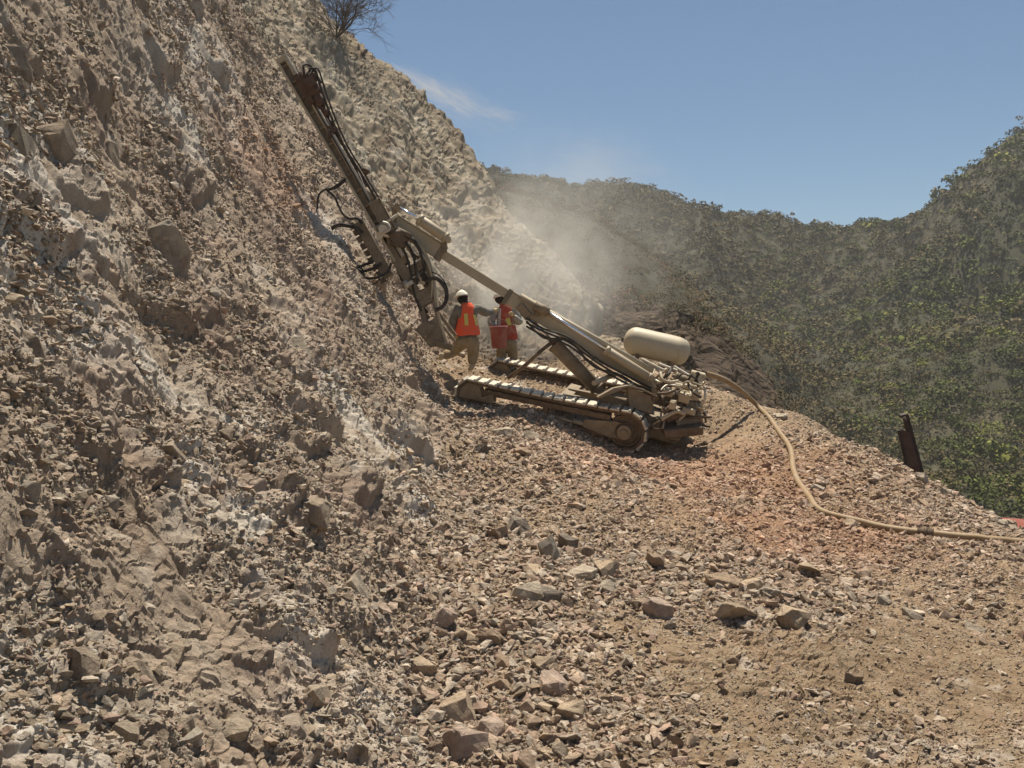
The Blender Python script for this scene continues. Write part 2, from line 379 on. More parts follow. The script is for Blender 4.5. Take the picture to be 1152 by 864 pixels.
def rand_rots(n, flat=.5):
    q = rng.normal(size=(n, 4)); q /= np.linalg.norm(q, axis=1)[:, None]
    w_, x, y, z = q.T
    return np.stack([1-2*(y*y+z*z), 2*(x*y-z*w_), 2*(x*z+y*w_), 2*(x*y+z*w_), 1-2*(x*x+z*z), 2*(y*z-x*w_), 2*(x*z-y*w_), 2*(y*z+x*w_), 1-2*(x*x+y*y)], 1).reshape(n, 3, 3)
PAL = 1.1 * np.array([(.40,.315,.23),(.36,.29,.215),(.44,.345,.265),(.33,.255,.19),(.42,.36,.29),(.38,.28,.22),(.28,.225,.17),(.50,.43,.35),(.35,.305,.245)])
def stones_mesh(name, pts, sizes, tint, label):
    n = len(pts); which = rng.integers(0, len(protos), n); Rm = rand_rots(n); Vs = []; Fs = []; Cs = []; off = 0
    for k, (V, Fc) in enumerate(protos):
        m = np.where(which == k)[0]
        if not len(m): continue
        vv = np.einsum('nij,vj->nvi', Rm[m], V) * sizes[m][:, None, None]
        vv[..., 2] *= .8
        vv = vv + pts[m][:, None, :]
        Vs.append(vv.reshape(-1, 3)); nv_ = len(V)
        Fs.append((Fc[None] + (np.arange(len(m)) * nv_)[:, None, None] + off).reshape(-1, 3)); off += nv_ * len(m)
        Cs.append(np.repeat(tint[m], nv_, 0))
    o = np_mesh(name, np.concatenate(Vs), np.concatenate(Fs), [M_stone], colattr=np.concatenate(Cs))
    o['kind'] = 'stuff'; o['label'] = label; o['category'] = 'rubble'; return o
def gridval(G, u, y):
    fi = (np.log(y) - ly[0]) / (ly[1] - ly[0]); fj = (u / y - tA) / (tt[1] - tt[0])
    return bil(G, np.clip(fi, 0, NY - 1.001), np.clip(fj, 0, NT - 1.001))
def scatter(count, r0, r1, power, yr, dens, minpx=1.6, trange=(-.75, .75)):
    """uniform per ground area between the distances yr; sizes by a power law"""
    y = np.sqrt(rng.uniform(yr[0] ** 2, yr[1] ** 2, count)); t = rng.uniform(trange[0], trange[1], count); u = t * y
    q = rng.uniform(size=count); rad = r0 * (1 + q * ((r1 / r0) ** -power - 1)) ** (-1 / power)
    k = (rad * 2 * FPX / y > minpx) & (rng.uniform(size=count) < dens(u, y, rad))
    u, y, rad = u[k], y[k], rad[k]
    n = surf_n(u, y) + rad * rng.uniform(-.25, .28, len(u))
    p = world(u, y, n)
    c = PAL[rng.integers(0, len(PAL), len(u))] * rng.uniform(.85, 1.12, (len(u), 1))
    rd = gridval(red, u, y)[:, None]; c = c * (1 - rd) + c * np.array([1.1, .88, .80]) * rd
    return p, rad, c
keep = []   # (u,y,r) zones kept clear of stuff stones
def dz(pxs):
    out = []
    for (px, py, r, a) in pxs:
        p = hit(px, py)
        if p: out.append((un(p)[0], p[1], r, a))
    return out
dense = dz([(620,635,.9,1.3),(660,650,.7,1.2),(560,640,.7,1),(540,760,.55,1.3),(530,700,.5,1.2),(600,780,.5,1.1),(620,820,.5,1.1),(560,830,.5,1.3),(580,500,1.3,1.2),(640,520,1.0,.9),(540,480,.9,1),
  (830,650,.9,.8),(900,650,.8,.7),(1000,560,1.4,1.1),(1060,590,1.2,1.2),(940,520,1.4,.9),(1110,605,1.0,1.2),(820,820,.7,.8),(700,820,.5,.9),(1000,820,.6,.6),(960,690,.5,.5),(1080,620,.7,.6),(700,560,1.6,.6),(780,620,.8,.6),(580,570,.9,.7),(520,560,.6,1.2),(530,620,.5,1.3),(500,700,.4,1.3),(560,700,.5,1.4),(600,740,.45,1.3),(540,790,.4,1.4),(590,845,.4,1.4),(650,835,.4,1.1),(620,700,.5,1)])
smoothz = dz([(760,740,.75,.65),(860,760,.7,.6),(700,720,.35,.8),(960,730,.5,.7),(1100,780,.6,.4),(820,560,.6,.5),(1060,700,.4,.6)])
def gdens(u, y, rad):
    sl = gridval(AT['sl'], u, y); fr = gridval(AT['far'], u, y); d = .13 + 0 * u
    smooth = 0 * u
    for (a, b, r, k) in dense: d = d + k * .75 * np.exp(-((u - a) ** 2 + (y - b) ** 2) / (2 * r * r))
    d = d * (.35 + 1.1 * sst(-.4, .5, pn(u * 1.3, y * 1.3, 401) + .5 * pn(u * 4, y * 4, 402)))
    d = d * np.where(rad > .05, np.clip(d * 1.3, 0, 1), 1)
    for (a, b, r, k) in smoothz: d = d * (1 - k * np.exp(-((u - a) ** 2 + (y - b) ** 2) / (2 * r * r)))
    return np.clip(d, 0, 1) * (1 - sl) * (1 - fr)
def sdens(u, y, rad):
    sl = gridval(AT['sl'], u, y); so_ = gridval(AT['soil'], u, y)
    return sl * np.clip(.68 * sst(-.5, .6, pn(u * .9, y * .9, 411) + .6 * pn(u * 3, y * 3, 412)) * (1 - .35 * so_), 0, 1) * np.where(rad > .06, .35, 1)
ps = [scatter(260000, .012, .10, 1.9, (2.6, 12), gdens), scatter(260000, .018, .12, 1.7, (12, 24), lambda u, y, r: np.clip(gdens(u, y, r) * 1.5 + .12, 0, 1) * (1 - gridval(AT['sl'], u, y)))]
pile = dz([(620,640,.45,1),(655,650,.4,1),(560,620,.35,1),(590,610,.3,1),(540,740,.35,1),(530,800,.3,1),(630,775,.3,1),(600,820,.35,.8),(830,655,.45,.7),(900,650,.4,.5),(985,670,.4,.5),(720,640,.4,.5),(520,560,.5,.7),(530,640,.35,.8),(500,700,.3,.9),(560,700,.4,.9),(600,740,.35,.9),(540,770,.3,1),(590,845,.3,1),(570,800,.3,1),(640,740,.3,.6),(590,500,1.0,.8),(570,480,.8,.8),(640,510,.8,.5)])
def pdens(u, y, rad):
    d = 0 * u
    for (a, b, r, k) in pile: d = d + k * np.exp(-((u - a) ** 2 + (y - b) ** 2) / (2 * r * r))
    return np.clip(d * 1.1, 0, .9)
ps.append(scatter(16000, .055, .12, 1.5, (5, 17), lambda u, y, r: .6 * pdens(u, y, r), trange=(-.25, .5)))
ps.append(scatter(60000, .03, .09, 1.7, (5, 17), pdens, trange=(-.25, .5)))
ps.append(scatter(90000, .007, .022, 1.5, (4.5, 10), lambda u, y, r: np.clip(.4 + .5 * pn(u * 2, y * 2, 77), 0, 1), trange=(-.1, .75)))
stones_mesh('rubble', *[np.concatenate([q[i] for q in ps]) for i in range(3)], 'tan and reddish crushed stones strewn over the drilling bench')
ps = [scatter(210000, .012, .09, 1.7, (2.8, 9), sdens, trange=(-.9, .1)), scatter(230000, .02, .11, 1.8, (9, 22), sdens, minpx=1.8, trange=(-.75, .05))]
stones_mesh('scree', *[np.concatenate([q[i] for q in ps]) for i in range(3)], 'small broken chips of rock lying on the steep cut slope')

# ------------------------------------------------------------------ single rocks one can point at
def big_rock(seed, size, sq, tone, name='rock'):
    V, Fc = hull_rock(seed * 13 + 5, 15, sq)
    bm = bmesh.new(); vs = [bm.verts.new(v) for v in V]
    for f in Fc: bm.faces.new([vs[i] for i in f])
    bmesh.ops.dissolve_limit(bm, angle_limit=R(14), verts=bm.verts, edges=bm.edges)
    bmesh.ops.bevel(bm, geom=bm.edges[:], offset=.018, segments=1, affect='EDGES')
    bmesh.ops.triangulate(bm, faces=bm.faces)
    bmesh.ops.subdivide_edges(bm, edges=bm.edges[:], cuts=2, use_grid_fill=True)
    bmesh.ops.triangulate(bm, faces=bm.faces)
    co = np.array([v.co[:] for v in bm.verts]); s = seed * 7
    d = .09 * pn(co[:, 0] * 3 + s, co[:, 1] * 3 + co[:, 2] * 2.3, 501) + .05 * pn(co[:, 0] * 8 + co[:, 2] * 5, co[:, 1] * 8 + s, 502) + .025 * pn(co[:, 2] * 17 + s, co[:, 1] * 17 + co[:, 0] * 9, 503)
    for v, k in zip(bm.verts, d): v.co *= (1 + k)
    for v in bm.verts: v.co *= size
    me = bpy.data.meshes.new(name); bm.to_mesh(me); bm.free(); me.materials.append(M_stone)
    at = me.attributes.new('tint', 'FLOAT_COLOR', 'POINT'); at.data.foreach_set('color', np.tile(np.array((*tone, 1.0), np.float32), len(me.vertices)))
    return bpy.data.objects.new(name, me)
TN = dict(pink=(.42,.325,.26), tan=(.43,.335,.24), dark=(.215,.18,.145), grey=(.36,.32,.265), pale=(.45,.38,.295), brown=(.33,.245,.175), red=(.36,.235,.185))
rocks = [ # px, py, width px, (x,y,z shape), tone, tilt, label, group
 (524,836,54,(1,.8,.95),'pink',20,'large pinkish block at the bottom edge where the slope meets the bench'),
 (510,797,46,(1,.8,.85),'tan',-15,'tan angular block just above the large pinkish block at the slope foot'),
 (551,818,34,(1,.9,.8),'pink',8,'rounded pinkish rock right of the large pinkish block'),
 (622,768,36,(1,.8,.8),'pink',15,'pink rock in the rubble band, higher of the pair in front of the slope'),
 (640,795,38,(1,.8,.6),'tan',-8,'flat tan rock below the pink rock in the rubble band'),
 (613,742,32,(1,.8,.6),'tan',5,'tan slab lying above the pink rock of the rubble band'),
 (563,762,36,(1,.7,.5),'brown',12,'flat brown rock amid the rubble left of the pink rock'),
 (566,744,24,(1,.8,.7),'brown',30,'small brown rock resting on the flat brown rock'),
 (523,712,34,(1,.8,.8),'tan',-10,'tan rock in the pair by the slope foot, left one'),
 (547,717,28,(1,.8,.9),'brown',14,'brownish rock in the pair by the slope foot, right one'),
 (498,697,26,(.7,.7,1),'pink',24,'upright pink rock leaning on the slope foot'),
 (475,750,34,(1,.7,.8),'tan',5,'rough tan rock wedged in the toe of the slope'),
 (452,738,28,(1,.6,.5),'dark',8,'dark overhanging slab in the toe of the slope'),
 (583,590,30,(1,.8,.85),'dark',25,'dark block standing at the top of the central rock pile'),
 (560,602,26,(.9,.8,.9),'brown',-20,'brown block left of the dark block of the central pile'),
 (619,621,32,(.5,.6,1),'grey',-18,'tall grey rock set upright in the central rock pile'),
 (637,612,24,(.7,.7,1),'dark',20,'dark upright rock right of the tall grey rock'),
 (655,618,28,(1,.7,.7),'brown',10,'brown rock on the right shoulder of the central pile'),
 (615,664,40,(1,.7,.6),'dark',28,'dark sloping slab at the foot of the central rock pile'),
 (592,664,40,(1,.8,.7),'pale',-10,'pale whitish pink rock left of the dark sloping slab'),
 (598,636,42,(1,.5,.35),'tan',14,'long tan slab bridging the central rock pile'),
 (657,642,34,(1,.8,.75),'pale',16,'pale angular rock right of the long tan slab'),
 (684,639,28,(1,.9,.9),'tan',0,'square tan rock at the right end of the central pile'),
 (686,660,24,(1,.8,.8),'pale',40,'light wedge rock below the square tan rock'),
 (741,679,40,(1,.8,.65),'pink',22,'pinkish rock lying alone between the pile and the pair of boulders'),
 (754,621,26,(1,.8,.6),'pale',8,'pale topped rock above the lone pinkish rock'),
 (736,634,22,(.8,.8,1),'brown',12,'brown rock just left of the pale topped rock'),
 (812,647,44,(1,.6,.45),'brown',10,'long flat brown rock behind the boulder pair'),
 (846,655,28,(1,.7,.6),'tan',-20,'tan rock right of the long flat brown rock'),
 (824,682,50,(1,.8,.75),'tan',14,'wide boulder with a dark right face, left of the boulder pair'),
 (894,692,38,(.95,.85,.9),'tan',-6,'squarish tan boulder, right of the boulder pair'),
 (866,664,24,(1,.7,.6),'pale',10,'light rock between and behind the two boulders'),
 (911,641,26,(1,.8,.75),'tan',20,'tan rock uphill of the squarish boulder'),
 (970,665,20,(1,.8,.6),'tan',5,'small tan rock right of the squarish boulder'),
 (994,675,18,(1,.8,.8),'pale',9,'small pale rock out on the right of the bench'),
 (1026,690,26,(1,.6,.6),'pale',25,'white edged rock out on the right of the bench'),
 (1051,686,16,(1,.8,.7),'brown',0,'small brown stone beside the white edged rock'),
 (1098,704,24,(1,.5,.4),'pale',15,'white sliver of rock at the right of the bench'),
 (958,761,26,(.9,.5,.8),'brown',30,'brown wedge standing up in the smooth earth'),
 (1078,768,26,(1,.6,.4),'tan',6,'flat tan slab in the earth, lower right'),
 (402,652,44,(.8,.7,1),'pale',-20,'pale block jutting from the lower slope with a dark underside'),
 (330,806,48,(1,.7,.45),'pink',10,'flat pinkish slab lying on the lower slope'),
 (366,782,44,(.7,.6,1),'tan',-25,'dark sided block right of the flat pinkish slab'),
 (162,752,50,(1,.7,.9),'brown',15,'brown overhanging block on the slope near the lower left'),
 (197,728,42,(.9,.5,.6),'brown',-22,'brown block up and right of the overhanging block'),
 (104,742,46,(.6,.6,1),'brown',-30,'tall slab left of the overhanging block'),
 (143,826,34,(.8,.7,1),'tan',10,'squat block at the bottom of the slope near the lower left'),
 (270,815,40,(.9,.8,.8),'tan',-10,'block left of the flat pinkish slab'),
 (215,820,36,(.7,.6,1),'tan',-12,'upright tan block in the middle of the lower slope'),
 (150,640,44,(1,.6,.7),'tan',20,'tan ledge block with a shaded foot on the slope'),
 (40,390,54,(.7,.7,1),'brown',-22,'tall brown slab at the left edge of the slope'),
 (68,150,56,(1,.8,1),'brown',-10,'big dark boulder bulging from the slope, upper left'),
 (20,140,60,(1,.8,.9),'grey',15,'big grey boulder at the left edge, upper left'),
 (122,168,40,(.8,.7,1),'brown',20,'dark block right of the big dark boulder'),
 (193,262,42,(.8,.6,1),'grey',-25,'grey faced block sticking out of the upper slope'),
 (18,62,44,(.7,.6,1),'brown',-15,'brown block high on the slope at the left edge'),
 (345,390,34,(.6,.6,1),'pale',-18,'whitish block on the slope left of the drill base'),
 (340,415,30,(.7,.7,.9),'dark',10,'dark block under the whitish block on the slope'),
 (255,385,30,(.7,.6,.9),'brown',-10,'brown block in the middle of the slope'),
 (205,510,36,(.5,.5,1),'brown',-8,'narrow dark upright slab in the middle of the slope'),
 (262,485,30,(.6,.6,1),'brown',6,'small dark upright block right of the narrow slab'),
 (360,570,44,(.9,.7,.9),'brown',-14,'brown block on the slope left of the toe'),
 (30,545,36,(.9,.8,.8),'grey',10,'grey block low on the slope at the left edge'),
 (70,560,32,(.8,.7,.8),'dark',-18,'dark block right of the grey block at the left edge'),
 (960,588,18,(1,.8,.7),'tan',0,'tan rock touching the hose where it bends right'),
 (920,548,16,(1,.8,.7),'pale',0,'small pale rock beside the middle of the hose'),
 (1036,537,18,(1,.8,.9),'pale',10,'pale rock on the crest beside the rusty steel post'),
 (1062,553,14,(1,.8,.9),'pale',10,'pale rock on the crest right of the rusty steel post'),
 (1125,588,14,(1,.8,1),'pale',10,'pale rock on the crest next to the red sheet metal'),
 (878,466,16,(1,.7,.6),'pale',10,'pale rock on the crest under the brown bank'),
 (597,488,22,(1,.7,.6),'pale',10,'pale rock below the middle of the near crawler track'),
 (566,485,24,(1,.7,.6),'pale',-10,'light flat rock below the front of the near crawler track'),
 (587,508,20,(1,.7,.8),'brown',10,'brown rock in the rubble below the near crawler track'),
 (540,503,20,(1,.7,.8),'dark',10,'dark rock in the rubble below the track front'),
]
for i, (px, py, wpx, sq, tone, tilt, label) in enumerate(rocks):
    p = hit(px, py + wpx * .22)
    if p is None: continue
    size = wpx / FPX * p.y / 1.42 / max(sq[0], .75)
    tn_ = TN[tone] if px >= 470 else tuple(.45 * a + .55 * b for a, b in zip(TN[tone], (.36, .305, .24)))
    o = big_rock(i + 3, size, sq, tn_); C.objects.link(o)
    onsl = px < 470
    o.location = (p.x - (size * .25 if onsl else 0), p.y + size * .1, p.z + size * sq[2] * (-.1 if onsl else .12))
    o.rotation_euler = (R((i * 37) % 30 - 15), R(tilt), R((i * 53) % 70 - 35))
    o['label'] = label; o['category'] = 'rock'; o['group'] = 'single rocks on the bench and slope'

# ------------------------------------------------------------------ far hills
hp = []
for (px, py, D) in ((540,188,330),(580,198,335),(625,207,335),(700,213,330),(760,229,325),(830,235,330),(870,252,330),(900,266,340),
  (930,262,300),(960,246,290),(1010,240,275),(1050,216,260),(1100,194,250),(1152,163,240),(1240,120,235),(1350,90,240),(430,190,340),
  (1152,240,215),(1050,300,225),(960,320,240),(1152,350,180),(1030,380,195),(930,390,225),(1152,450,150),(1040,450,160),(960,450,170),
  (1152,560,118),(1100,540,122),(1050,500,135),(980,500,145),(1200,600,100),(1000,470,158),(1120,620,90),
  (600,260,300),(700,270,280),(800,290,270),(870,310,265),(650,300,230),(740,320,190),(830,350,180),(880,390,190),
  (690,345,110),(760,350,100),(820,380,80),(860,410,60),(890,436,44),(903,455,36),(870,437,40),(840,425,42),(800,410,44),(740,390,48),(690,375,60),(640,340,110),(820,425,33),(860,440,32),(770,415,34)):
    hp.append(tuple(P(px, py, D)))
for (x, y, z) in ((18, 36, -16), (26, 60, -26), (36, 90, -30), (20, 50, -18), (14, 34, -11), (30, 32, -24), (12, 26, -9), (8, 26, -6), (60, 60, -38), (90, 90, -30), (-20, 28, 3), (0, 28, -2)): hp.append((x, y, z))
for (px, py, D) in ((540,188,330),(625,207,335),(760,229,330),(900,262,345),(1000,240,300),(1100,195,280),(1240,120,280)):
    p = P(px, py, D); k = (D + 70) / D; hp.append((p.x * k, p.y * k, p.z - 18)); k = (D + 160) / D; hp.append((p.x * k, p.y * k, p.z - 60))
hills = TPS([(p[0], p[1]) for p in hp], [p[2] for p in hp], reg=30.0)
n1, n2 = 460, 420
ht = np.linspace(-.32, 1.05, n1); hl = np.linspace(math.log(25.5), math.log(560), n2)
HT, HL = np.meshgrid(ht, hl); HY = np.exp(HL); HX = HT * HY
cht = np.linspace(-.32, 1.05, 140); chl = np.linspace(math.log(25.5), math.log(560), 120); A_, B_ = np.meshgrid(cht, chl)
hb = hills(A_ * np.exp(B_), np.exp(B_))
hbase = cub(hb, (HL - chl[0]) / (chl[1] - chl[0]), (HT - cht[0]) / (cht[1] - cht[0]))
s_ = sst(60, 160, HY)
rid = 1 - np.abs(pn(HX / 55 + 2, HY / 80, 601)) * 2
hrel = s_ * (rid * 6 - 4 + fbm(HX / 30, HY / 30, 611, 3) * 3.5) + (1 - s_) * fbm(HX / 7, HY / 7, 621, 4) * .8
c1, k1 = chips(HX, HY, 2.2, 631, .2, .5); c2, k2 = chips(HX, HY, .9, 641, .2, .5)
nose = sst(56, 34, HY)
hrel += nose * ((c1 - .5) * .7 + (c2 - .5) * .3)
HZ = hbase + hrel
# the dark cleft and the cliff on the right hill: real hollows
for (px, py, D, r, dep) in ((1000,275,255,9,6),(975,292,250,8,6),(1025,262,255,8,6),(1105,300,205,7,5),(1085,320,205,6,4),(975,470,140,6,4)):
    q = P(px, py, D); HZ -= dep * np.exp(-((HX - q.x) ** 2 + ((HY - q.y) / 1.6) ** 2) / (2 * r * r))
m, n, b = nodemat('dry_hillside'); geo = n.nodes.new('ShaderNodeNewGeometry')
a1 = N(n, 'ShaderNodeTexNoise', Scale=.05, Detail=8, Roughness=.65); n.links.new(geo.outputs['Position'], a1.inputs['Vector'])
a2 = N(n, 'ShaderNodeTexNoise', Scale=1.3, Detail=8, Roughness=.7); n.links.new(geo.outputs['Position'], a2.inputs['Vector'])
cc = ramp(n, a1.outputs[0], [(.35, (.035, .036, .018)), (.5, (.05, .047, .026)), (.65, (.075, .063, .036))])
cc = mix(n, .8, cc, ramp(n, a2.outputs[0], [(.35, (.6, .6, .55)), (.6, (1.2, 1.15, 1.1))]), 'MULTIPLY')
n.links.new(cc, b.inputs['Base Color']); b.inputs['Roughness'].default_value = .95
M_hill = m
m, n, b = nodemat('brown_bank'); geo = n.nodes.new('ShaderNodeNewGeometry')
a1 = N(n, 'ShaderNodeTexNoise', Scale=.9, Detail=9, Roughness=.7); n.links.new(geo.outputs['Position'], a1.inputs['Vector'])
cc = ramp(n, a1.outputs[0], [(.35, (.035, .023, .015)), (.5, (.06, .04, .025)), (.65, (.11, .08, .052))])
n.links.new(cc, b.inputs['Base Color']); b.inputs['Roughness'].default_value = .95
bu = N(n, 'ShaderNodeBump', Strength=.8, Distance=.1); a1b = N(n, 'ShaderNodeTexVoronoi', Scale=2.2); a1b.feature = 'DISTANCE_TO_EDGE'; n.links.new(geo.outputs['Position'], a1b.inputs['Vector']); ad_ = N(n, 'ShaderNodeMath', operation='ADD'); n.links.new(a1.outputs[0], ad_.inputs[0]); n.links.new(a1b.outputs[0], ad_.inputs[1]); bu.inputs['Distance'].default_value = .35; n.links.new(ad_.outputs[0], bu.inputs['Height']); n.links.new(bu.outputs[0], b.inputs['Normal'])
M_bank = m
ih = np.arange(n1 * n2).reshape(n2, n1)
FH = np.stack([ih[:-1, :-1], ih[:-1, 1:], ih[1:, 1:], ih[1:, :-1]], -1)
WH = np.stack([HX, HY, HZ], -1)
nearm = (HY < 52)[:-1, :-1]
for nm, mk, mt, sm in (('hillside', ~nearm, M_hill, True), ('bank', nearm, M_bank, False)):
    f = FH[mk]; used, inv = np.unique(f, return_inverse=True)
    o = np_mesh(nm, WH.reshape(-1, 3)[used], inv.reshape(f.shape), [mt], smooth=sm); o['kind'] = 'structure'
# valley floor out to the horizon
me = bpy.data.meshes.new('terrain'); bm = bmesh.new()
bmesh.ops.create_grid(bm, x_segments=40, y_segments=40, size=1400)
for v in bm.verts: v.co.z = -75 + 6 * math.sin(v.co.x / 130) * math.cos(v.co.y / 170)
bm.to_mesh(me); bm.free(); me.materials.append(M_hill); o = bpy.data.objects.new('terrain', me); C.objects.link(o); o['kind'] = 'structure'

# visibility of the hill seen from around the camera
elev = HZ / HY; cm = np.maximum.accumulate(elev, axis=0)
def hval(G, x, y):
    return bil(G, np.clip((np.log(y) - hl[0]) / (hl[1] - hl[0]), 0, n2 - 1.001), np.clip((x / y - ht[0]) / (ht[1] - ht[0]), 0, n1 - 1.001))

# ------------------------------------------------------------------ woods: merged crowns (one mass)
def crown_quads(nq, seed, flat=.75, leaf=.13, core=False):
    r = np.random.default_rng(seed)
    k = 5; cen = r.normal(size=(k, 3)) * np.array([.38, .38, .22]) + [0, 0, .55]; rad = r.uniform(.35, .6, k)
    w_ = r.integers(0, k, nq); d = r.normal(size=(nq, 3)); d /= np.linalg.norm(d, axis=1)[:, None]; d[:, 2] = np.abs(d[:, 2]) * .9 - .15
    p = cen[w_] + d * (rad[w_] * r.uniform(.75, 1.05, nq))[:, None]; p[:, 2] *= flat; p[:, 2] = np.maximum(p[:, 2], .03)
    nn = d * .7 + r.normal(size=(nq, 3)) * .4 + np.array([0, 0, .5]); nn /= np.linalg.norm(nn, axis=1)[:, None]
    a = np.cross(nn, r.normal(size=(nq, 3))); a /= np.linalg.norm(a, axis=1)[:, None]; b = np.cross(nn, a)
    s = leaf * r.uniform(.6, 1.5, (nq, 1)); e = r.uniform(.5, 1, (nq, 1))
    V = np.stack([p - a * s - b * s * e, p + a * s * 1.1 - b * s * e * .6, p + a * s * .8 + b * s * e, p - a * s * .7 + b * s * e * 1.1], 1)
    return V  # nq,4,3
m, n, b = nodemat('foliage'); at = N(n, 'ShaderNodeAttribute', attribute_name='tint'); n.links.new(at.outputs['Color'], b.inputs['Base Color'])
b.inputs['Roughness'].default_value = .8; b.inputs['Specular IOR Level'].default_value = .1
M_leaf = m
def wood(name, x, y, z, width, nq, leaf, cols, label, flat=.75, variants=10):
    n_ = len(x); w_ = rng.integers(0, variants, n_); Vs = []; Cs = []
    for k in range(variants):
        mk = np.where(w_ == k)[0]
        if not len(mk): continue
        q = crown_quads(nq, 900 + k + nq, flat, leaf); an = rng.uniform(0, 6.28, len(mk)); ca, sa = np.cos(an), np.sin(an)
        v = q[None] * (width[mk] / 1.7)[:, None, None, None]
        vx = v[..., 0] * ca[:, None, None] - v[..., 1] * sa[:, None, None]; vy = v[..., 0] * sa[:, None, None] + v[..., 1] * ca[:, None, None]
        v = np.stack([vx + x[mk][:, None, None], vy + y[mk][:, None, None], v[..., 2] * rng.uniform(.8, 1.3, len(mk))[:, None, None] + z[mk][:, None, None]], -1)
        Vs.append(v.reshape(-1, 3)); c = np.repeat(cols[mk], nq, 0) * rng.uniform(.85, 1.15, (len(mk) * nq, 1)); Cs.append(np.repeat(c, 4, 0))
    V = np.concatenate(Vs); Fc = np.arange(len(V)).reshape(-1, 4)
    o = np_mesh(name, V, Fc, [M_leaf], colattr=np.concatenate(Cs)); o['kind'] = 'stuff'; o['label'] = label; o['category'] = 'vegetation'; return o
def tree_sites(n_, yr, spacing, tr=(-.12, .72), slack=.012):
    y = np.sqrt(rng.uniform(yr[0] ** 2, yr[1] ** 2, n_)); x = rng.uniform(tr[0], tr[1], n_) * y
    z = hval(HZ, x, y); vis = z / y > hval(cm, x, y) - slack
    x, y, z = x[vis], y[vis], z[vis]
    key = np.floor(x / spacing).astype(np.int64) * 100003 + np.floor(y / spacing).astype(np.int64)
    _, i = np.unique(key, return_index=True); return x[i], y[i], z[i]
GRN = np.array([(.05,.062,.022),(.062,.078,.025),(.075,.095,.028),(.07,.065,.032),(.095,.082,.048),(.105,.088,.055),(.056,.055,.028),(.12,.135,.035)])
x, y, z = tree_sites(130000, (95, 360), 2.5)
w_ = (2.2 + 4.2 * rng.uniform(size=len(x)) ** 1.8) * (1 + .3 * pn(x / 20, y / 20, 701))
right = sst(-.05, .25, (x / y) - .30 + .25 * pn(x / 35, y / 35, 702))
moist = np.clip(.05 + .75 * right + .5 * pn(x / 18, y / 18, 703), 0, 1)
pick = rng.uniform(size=len(x)); ci = np.where(pick < moist, rng.choice([0, 1, 2, 2, 3, 1, 0, 7], len(x)), rng.choice([3, 4, 5, 6, 4], len(x)))
cols = GRN[ci] * np.array([1.35, 1.22, .9]) * rng.uniform(.8, 1.25, (len(x), 1))
brown = sst(260, 120, y) * sst(.40, .22, x / y) * .85; cols = cols * (1 - brown[:, None]) + np.array((.16, .105, .05)) * brown[:, None]
nr = y < 175
wood('forest', x[nr], y[nr], (z - .4)[nr], w_[nr], 150, .055, cols[nr], 'dry olive green trees on the nearer valley side', variants=8)
nr = ~nr
wood('forest', x[nr], y[nr], (z - .4)[nr], w_[nr], 75, .085, cols[nr], 'dry olive green woodland covering the hills across the valley')
print('trees', len(x))
x, y, z = tree_sites(60000, (27, 115), 1.0, tr=(-.1, .5), slack=.02)
w_ = rng.uniform(.7, 1.9, len(x)) * sst(-10, 60, y); k = rng.uniform(size=len(x)) < .95 * sst(-.9, -.1, pn(x / 6, y / 6, 711)) * (.35 + .65 * sst(30, 44, y))
x, y, z, w_ = x[k], y[k], z[k], w_[k]
BR = np.array([(.12,.085,.05),(.09,.075,.042),(.15,.105,.055),(.08,.07,.038),(.07,.072,.032),(.15,.085,.042)])
wood('dry_scrub', x, y, z - .1, w_, 120, .04, BR[rng.integers(0, 6, len(x))] * np.array([1.15, 1.05, .95]) * rng.uniform(.8, 1.2, (len(x), 1)), 'brown dry scrub on the spur behind the drill rig', flat=.8)
print('scrub', len(x))

# ------------------------------------------------------------------ air
hz = bpy.data.meshes.new('haze'); bm = bmesh.new(); bmesh.ops.create_cube(bm, size=1)
for v in bm.verts: v.co = Vector((v.co.x * 3000, v.co.y * 3000, -88 if v.co.z < 0 else 130))
bm.to_mesh(hz); bm.free(); haze = bpy.data.objects.new('haze', hz); C.objects.link(haze); haze['kind'] = 'stuff'; haze['label'] = 'thin pale haze over the valley'; haze['category'] = 'haze'
m = bpy.data.materials.new('haze'); m.use_nodes = True; nn = m.node_tree; nn.nodes.clear()
ou = nn.nodes.new('ShaderNodeOutputMaterial'); vv = nn.nodes.new('ShaderNodeVolumePrincipled')
vv.inputs['Color'].default_value = (.9, .9, .9, 1); vv.inputs['Density'].default_value = .00032; vv.inputs['Anisotropy'].default_value = .2
nn.links.new(vv.outputs[0], ou.inputs['Volume']); hz.materials.append(m)

